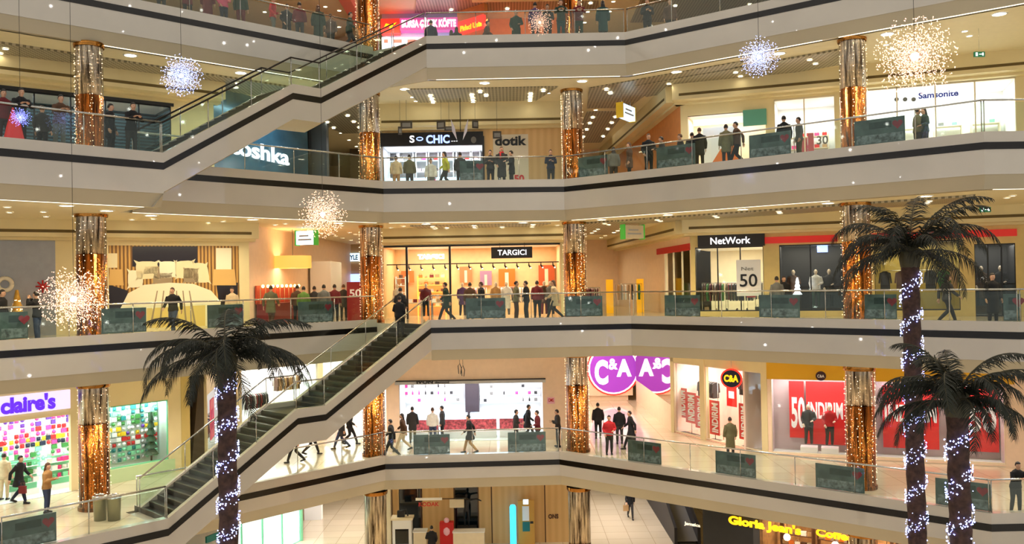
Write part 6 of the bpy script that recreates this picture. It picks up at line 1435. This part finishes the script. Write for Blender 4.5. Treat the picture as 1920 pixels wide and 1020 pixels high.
GPEOPLE = [
 # level, x, metres behind the edge, facing, pose, top, cut, trousers, where
 (4, 262, .8, 'R', 'relax', 'white', 'jacket', 'charcoal', 'at the top left corner, top gallery'), (4, 303, .8, 'B', 'stand', 'charcoal', 'coat', 'charcoal', 'right of the white jacket, top gallery'),
 (4, 352, .8, 'A', 'lean', 'wine', 'coat', 'black', 'left of two wine coats, top gallery'), (4, 390, .9, 'B', 'stand', 'wine', 'long', 'black', 'right of two wine coats, top gallery'),
 (4, 420, .8, 'A', 'relax', 'pink', 'jacket', 'navy', 'left part, top gallery'), (4, 452, .8, 'B', 'stand', 'darkgreen', 'jacket', 'wine', 'left part, top gallery'),
 (4, 512, .9, 'R', 'relax', 'red', 'jacket', 'grey', 'left part, top gallery'), (4, 538, 1.5, 'A', 'relax', 'black', 'coat', 'black', 'second left of the column, top gallery'), (4, 562, .8, 'B', 'stand', 'wine', 'jacket', 'charcoal', 'above the stairs, top gallery'),
 (4, 597, .8, 'B', 'stand', 'darkgreen', 'long', 'black', 'above the stairs, top gallery'), (4, 620, 1.3, 'F', 'stand', 'brown', 'jacket', 'charcoal', 'above the stairs, top gallery'), (4, 655, .7, 'R', 'walk', 'darkgreen', 'jacket', 'black', 'left of the column, top gallery'),
 (4, 808, 3.0, 'B', 'stand', 'navy', 'jacket', 'black', 'before the food counter, top gallery'), (4, 846, 4.5, 'B', 'stand', 'khaki', 'coat', 'black', 'before the food counter, top gallery'), (4, 856, 4.0, 'B', 'stand', 'black', 'coat', 'black', 'under the pink sign, top gallery'), (4, 912, 3.2, 'R', 'walk', 'brown', 'jacket', 'black', 'right of the food signs, top gallery'),
 (4, 968, 1.8, 'F', 'relax', 'darkgreen', 'coat', 'black', 'left of the small starburst, top gallery'), (4, 1004, .8, 'B', 'stand', 'purple', 'coat', 'black', 'at the small starburst, top gallery'), (4, 1027, 1.2, 'F', 'phone', 'charcoal', 'jacket', 'black', 'right of the small starburst, top gallery'),
 (4, 1052, .55, 'A', 'lean', 'darkgreen', 'jacket', 'teal', 'before the column, top gallery'), (4, 1086, .55, 'A', 'lean', 'wine', 'jacket', 'darkgreen', 'right of the column, top gallery'), (4, 1131, .7, 'B', 'stand', 'teal', 'long', 'black', 'at the bend of the rail, top gallery'),
 (4, 1214, 1.2, 'F', 'phone', 'black', 'jacket', 'black', 'on the right wing, top gallery'), (4, 1257, 1.9, 'F', 'stand', 'brown', 'jacket', 'black', 'on the right wing, top gallery'),
 (3, 8, .9, 'A', 'stand', 'wine', 'jacket', 'charcoal', 'at the left edge, upper gallery'), (3, 38, .55, 'A', 'lean', 'black', 'jacket', 'black', 'above the blue starburst, upper gallery'), (3, 112, .62, 'A', 'lean', 'brown', 'jacket', 'grey', 'left of the far left column, upper gallery'),
 (3, 80, 2.3, 'B', 'stand', 'charcoal', 'jacket', 'black', 'behind the leaning people, upper gallery'), (3, 208, .9, 'R', 'stand', 'black', 'coat', 'black', 'just right of the far left column, upper gallery'), (3, 247, .55, 'A', 'lean', 'black', 'jacket', 'charcoal', 'near the stairs foot, upper gallery'),
 (3, 743, 3.0, 'B', 'stand', 'beige', 'jacket', 'tan', 'leftmost before the jewellery counters, upper gallery'), (3, 768, 3.0, 'B', 'stand', 'olive', 'jacket', 'charcoal', 'before the jewellery counters, upper gallery'), (3, 808, 4.4, 'F', 'stand', 'white', 'jacket', 'grey', 'behind the jewellery counters, upper gallery'),
 (3, 836, 1.9, 'L', 'walk', 'yellow', 'jacket', 'charcoal', 'before the jewellery counters, upper gallery'), (3, 863, 2.0, 'B', 'stand', 'charcoal', 'jacket', 'black', 'right of the yellow jacket, upper gallery'), (3, 920, 1.4, 'F', 'phone', 'charcoal', 'jacket', 'black', 'left of the red scarf, upper gallery'),
 (3, 941, .9, 'F', 'relax', 'charcoal', 'long', 'black', 'wearing a red scarf before the cream poster'), (3, 960, 1.6, 'L', 'relax', 'black', 'coat', 'black', 'right of the red scarf, upper gallery'), (3, 1033, 1.5, 'F', 'phone', 'navy', 'jacket', 'black', 'left of the centre bay column, upper gallery'),
 (3, 1151, 2.6, 'B', 'stand', 'grey', 'jacket', 'charcoal', 'in the right corridor, upper gallery'), (3, 1181, 2.0, 'L', 'stand', 'brown', 'coat', 'black', 'in the right corridor, upper gallery'), (3, 1217, .8, 'F', 'relax', 'black', 'jacket', 'black', 'tallest by the orange wall, upper gallery'),
 (3, 1243, 1.4, 'L', 'phone', 'charcoal', 'coat', 'black', 'before the orange wall, upper gallery'), (3, 1277, 1.8, 'L', 'stand', 'black', 'jacket', 'black', 'at the corner of the orange wall, upper gallery'), (3, 1299, 1.5, 'B', 'stand', 'charcoal', 'jacket', 'charcoal', 'left of a pair, upper gallery'), (3, 1313, .6, 'B', 'stand', 'black', 'coat', 'black', 'right of a pair, upper gallery'),
 (3, 1363, .7, 'B', 'stand', 'khaki', 'coat', 'charcoal', 'before the strip signed shop, upper gallery'), (3, 1384, .9, 'L', 'walk', 'brown', 'jacket', 'black', 'right of the khaki coat, upper gallery'), (3, 1472, .8, 'B', 'stand', 'black', 'coat', 'black', 'left of the far right column, upper gallery'), (3, 1500, 1.3, 'L', 'stand', 'grey', 'jacket', 'olive', 'left of the far right column, upper gallery'),
 (3, 1722, 3.0, 'R', 'relax', 'olive', 'jacket', 'charcoal', 'embracing, left, before the luggage shop'), (3, 1736, 3.0, 'L', 'relax', 'darkgreen', 'jacket', 'charcoal', 'embracing, right, before the luggage shop'),
 (2, 4, 1.6, 'R', 'stand', 'black', 'jacket', 'black', 'at the left edge, middle gallery'), (2, 70, .9, 'L', 'camera', 'black', 'jacket', 'jeans', 'left of the big peach starburst, middle gallery'), (2, 325, 1.2, 'F', 'walk', 'black', 'jacket', 'jeans', 'before the bedroom poster, middle gallery'),
 (2, 436, 2.7, 'F', 'stand', 'beige', 'jacket', 'black', 'at the right end of the bedroom poster'), (2, 508, 1.2, 'B', 'walk', 'olive', 'coat', 'brown', 'before the red lamp display, middle gallery'), (2, 570, 1.4, 'B', 'stand', 'green', 'jacket', 'black', 'in the left corridor, middle gallery'),
 (2, 590, 2.3, 'B', 'stand', 'charcoal', 'jacket', 'black', 'between the green and grey jackets, middle gallery'), (2, 608, 1.2, 'B', 'stand', 'grey', 'coat', 'charcoal', 'tallest in the left corridor group'), (2, 628, 2.4, 'B', 'stand', 'wine', 'jacket', 'black', 'right of the grey coat, middle gallery'), (2, 645, 4.5, 'B', 'stand', 'charcoal', 'coat', 'black', 'left of the red sale board'),
 (2, 558, 2.4, 'B', 'stand', 'brown', 'jacket', 'black', 'left of the green jacket, middle gallery'), (2, 838, 1.3, 'L', 'walk', 'darkgreen', 'coat', 'charcoal', 'between two window bars, middle gallery'), (2, 882, 3.0, 'B', 'stand', 'brown', 'jacket', 'black', 'before the warm clothing shop, middle gallery'), (2, 905, 1.0, 'L', 'phone', 'black', 'jacket', 'black', 'behind the banner of the centre bay, middle gallery'),
 (2, 968, 1.1, 'R', 'relax', 'khaki', 'jacket', 'brown', 'under the hanging sign, middle gallery'), (2, 988, .9, 'L', 'relax', 'black', 'jacket', 'charcoal', 'under the hanging sign, middle gallery'), (2, 1008, 3.6, 'B', 'stand', 'wine', 'jacket', 'black', 'inside the warm shop, middle gallery'), (2, 1041, 1.2, 'L', 'walk', 'beige', 'coat', 'charcoal', 'left of the centre bay column, middle gallery'),
 (2, 1458, 2.6, 'B', 'stand', 'grey', 'coat', 'charcoal', 'right of the white 50 poster'), (2, 1471, 3.1, 'F', 'stand', 'black', 'jacket', 'black', 'behind the grey coat, middle gallery'), (2, 1776, 1.0, 'R', 'walk', 'charcoal', 'jacket', 'black', 'between the palms, middle gallery'), (2, 1862, .8, 'F', 'stand', 'black', 'long', 'black', 'at the right end of the middle gallery'),
 (1, 1903, .58, 'A', 'lean', 'black', 'jacket', 'charcoal', 'at the right edge, lowest gallery'),
]
for g in GPEOPLE:
    L, x, w, face, pose, top, cut, bot, where = g
    pg(L, x, w, face, pose, top, cut, bot, where, h=.97+.06*((x*7) % 10)/10, hair='long' if (x % 5 == 1 or cut == 'long') else 'short', hc=M_hair2 if x % 4 == 1 else None, extra='scarf' if 'scarf' in where and 'wearing' in where else None)
FLOOR = [ # level, x, foot y, facing, pose, top, cut, trousers, where
 (1, 36, 944, 'R', 'stride', 'black', 'coat', 'navy', 'before the accessory shop, lowest gallery'), (1, 88, 962, 'R', 'phone', 'tan', 'jacket', 'jeans', 'left of the far left column, lowest gallery'), (1, 8, 938, 'B', 'stand', 'beige', 'jacket', 'beige', 'at the left edge, lowest gallery'),
 (1, 555, 868, 'L', 'walk', 'charcoal', 'jacket', 'black', 'behind the staircase, leftmost'), (1, 583, 853, 'R', 'walk', 'black', 'jacket', 'black', 'behind the staircase, second from the left'), (1, 641, 842, 'L', 'walk', 'charcoal', 'coat', 'jeans', 'left of a pair behind the staircase'), (1, 656, 834, 'R', 'walk', 'black', 'jacket', 'black', 'right of a pair behind the staircase'),
 (1, 735, 860, 'L', 'walk', 'black', 'jacket', 'charcoal', 'right of the column, lowest gallery'), (1, 757, 846, 'L', 'walk', 'brown', 'jacket', 'beige', 'left of the jewellery shop, lowest gallery'), (1, 774, 830, 'B', 'stand', 'charcoal', 'coat', 'olive', 'at the left end of the counters, lowest gallery'),
 (1, 812, 832, 'B', 'stand', 'white', 'jacket', 'jeans', 'before the rose patterned counters'), (1, 830, 828, 'L', 'stand', 'charcoal', 'jacket', 'black', 'right of the white jacket, lowest gallery'), (1, 882, 850, 'L', 'stride', 'black', 'coat', 'tan', 'in the centre bay, lowest gallery'),
 (1, 968, 838, 'R', 'relax', 'charcoal', 'jacket', 'black', 'left of three at the right of the counters'), (1, 990, 826, 'R', 'walk', 'black', 'coat', 'black', 'middle of three right of the counters'), (1, 1009, 840, 'L', 'relax', 'wine', 'jacket', 'black', 'right of three beside the counters'),
 (1, 1047, 838, 'L', 'phone', 'charcoal', 'jacket', 'black', 'left of the right column, lowest gallery'), (1, 1122, 822, 'B', 'stand', 'black', 'jacket', 'black', 'right of the right column, lowest gallery'), (1, 1143, 852, 'F', 'relax', 'red', 'jacket', 'charcoal', 'under the purple round sign'), (1, 1162, 832, 'B', 'stand', 'black', 'jacket', 'charcoal', 'between the red jacket and the long coat'),
 (1, 1184, 842, 'L', 'walk', 'black', 'long', 'black', 'under the purple round sign'), (1, 1370, 858, 'B', 'stand', 'olive', 'long', 'black', 'before the sale flags, lowest gallery'),
 (0, 810, 1052, 'B', 'relax', 'black', 'jacket', 'black', 'on the ground floor before the wood wall'), (0, 1182, 972, 'F', 'walk', 'black', 'jacket', 'charcoal', 'in the right corridor of the ground floor'),
]
for L, x, y, face, pose, top, cut, bot, where in FLOOR:
    person(at_z(x, y, LV[L]+FZ), face, pose, top, cut, bot, where, hair='long' if x in (1182, 88, 757) and L == 1 else 'short', hc=M_hair2 if x in (88, 812) else None)
# two people coming up at the top of the lower staircase
for s, w, top, wh in ((10.2, .75, 'black', 'left of a pair at the top of the lower staircase'), (11.0, 1.45, 'charcoal', 'right of a pair at the top of the lower staircase')):
    n_ = int((s-6.14)/((11.42-6.14)/17)); z = 3+FZ+(n_+1)*3/17; fr_ = Frame(A_, B_, LV[1]); p_ = fr_.p(6.14+(n_+.5)*(11.42-6.14)/17, -w, z)
    person(p_, FACE['B']-.3, 'relax', top, 'jacket', 'black', wh)
# handbags and shopping bags
def bag(loc, rz, m, lab, big=1.0):
    r = empty('shopping_bag', loc, rz, lab, 'bag'); mb = MB(); mb.bx(-.13*big, .13*big, -.05, .05, 0, .28*big); mb.build('body', m, r)
    for s in (-1, 1): mb = MB(); mb.tube([(-.07, .03*s, .27*big), (-.06, .03*s, .4*big), (.06, .03*s, .4*big), (.07, .03*s, .27*big)], .008, 5); mb.build('handle', M_brown, r)
p_ = at_z(1182, 972, LV[0]+FZ); bag(p_+Vector((-.27, -.17, .48)), 0, M_tan, 'tan shopping bag in the hand of the walking person on the ground floor', 1.2)
p_ = at_z(36, 944, LV[1]+FZ); bag(p_+Vector((.27, -.25, .42)), 0, M_dred, 'dark red bag held by the black coated person before the accessory shop', .95)
# window mannequins, lowest gallery
f = FR[1]
for i, (x, top, bot) in enumerate(((1517, 'charcoal', 'charcoal'), (1556, 'red', 'charcoal'))):
    a = f.px(x, 830, -.6)[0]; r = empty('mannequin', f.p(a, -.6, .36), FACE['F']-.35+.2*i, 'shop window mannequin in %s clothes before the red poster' % ('dark', 'red')[i], 'mannequin'); r.scale = (1.06,)*3
    for nm, k, v, m in (('figure', 'body', '', mat('mannequin_cream', (226, 206, 180), .4)), ('jacket', 'top', 'jacket', cloth(top)), ('trousers', 'legs', '', cloth(bot))):
        o = bpy.data.objects.new(nm, pmesh(k, 'relax', v)); COL.objects.link(o); o.parent = r; o.material_slots[0].link = 'OBJECT'; o.material_slots[0].material = m
    b = thingbox('plinth', f, a-.35, a+.35, .12, .355, -.9, -.3, M_bwhite, 'white plinth under the %s mannequin' % ('dark', 'red')[i], 'plinth')
f = FC[0]
a = f.px(875, 950, .3)[0]; r = empty('mannequin', f.p(a, .5, 1.02), FACE['F'], 'black figure with raised arms standing high before the dark glass, ground floor', 'mannequin')
mb = MB(); mb.ball((0, 0, 1.62), (.08, .09, .11)); mb.tube([(0, 0, .8), (0, 0, 1.1), (0, 0, 1.4), (0, 0, 1.5)], [(.15, .1), (.13, .1), (.19, .11), (.06, .06)], 12, ref=(0, 1, 0))
for s in (-1, 1): mb.tube([(s*.18, 0, 1.4), (s*.5, 0, 1.45), (s*.8, 0, 1.33)], [.06, .05, .035], 8); mb.tube([(s*.08, 0, .85), (s*.1, 0, .45), (s*.1, 0, .05)], [.09, .06, .04], 8)
me = remesh(mb, .03, 'figure'); me.materials.clear(); me.materials.append(M_black); o = bpy.data.objects.new('figure', me); COL.objects.link(o); o.parent = r
b = thingbox('plinth', f, a-.5, a+.5, 0, 1.04, .2, .8, M_char, 'dark plinth carrying the black figure, ground floor', 'plinth')
b = thingbox('notice_card', f, a-.85, a-.1, 2.12, 2.55, .85, .88, M_cream2, 'cream card sign beside the black figure, ground floor', 'sign')

# mannequins in the middle gallery windows
def manikin(fr, a, w, z, face, pose, top, cut, bot, lab):
    r = empty('mannequin', fr.p(a, w, z), face, lab, 'mannequin')
    for nm, k, v, m in (('figure', 'body', '', mat('mannequin_cream', (226, 206, 180), .4)), ('top', 'top', cut, cloth(top)), ('trousers', 'legs', '', cloth(bot))):
        me = pmesh(k, pose, v)
        if not me.materials: me.materials.append(M_black)
        o = bpy.data.objects.new(nm, me); COL.objects.link(o); o.parent = r; o.material_slots[0].link = 'OBJECT'; o.material_slots[0].material = m
f = FC[2]
for i, (x, top, cut, bot) in enumerate(((748, 'white', 'coat', 'grey'), (800, 'wine', 'jacket', 'black'), (868, 'purple', 'coat', 'charcoal'), (930, 'tan', 'jacket', 'brown'), (950, 'white', 'long', 'grey'), (1020, 'brown', 'coat', 'wine'), (1032, 'grey', 'jacket', 'black'))):
    manikin(f, f.px(x, 560, -1.0)[0], -.55-.1*(i % 3), .0, math.pi+(-.4, .3, 0, .5, -.2, .2, -.5)[i], ('relax', 'stand')[i % 2], top, cut, bot, 'shop mannequin in %s %s in the warm clothing shop, %s from the left' % (top, 'jacket' if cut == 'jacket' else 'coat', ('first', 'second', 'third', 'fourth', 'fifth', 'sixth', 'seventh')[i]))
f = FR[2]
for i, (x, top, cut, bot, wh) in enumerate(((1530, 'white', 'jacket', 'darkgreen', 'right of the small glowing tree'), (1488, 'brown', 'coat', 'black', 'at the left of the dark window'), (1555, 'charcoal', 'coat', 'black', 'at the right of the dark window'), (1840, 'brown', 'long', 'black', 'left in the dark doorway window at the right'), (1876, 'black', 'jacket', 'black', 'right in the dark doorway window at the right'))):
    manikin(f, f.px(x, 540, -.9)[0], -.9, .3, f.rz+math.pi, 'relax', top, cut, bot, 'shop mannequin in %s top %s' % (top, wh))
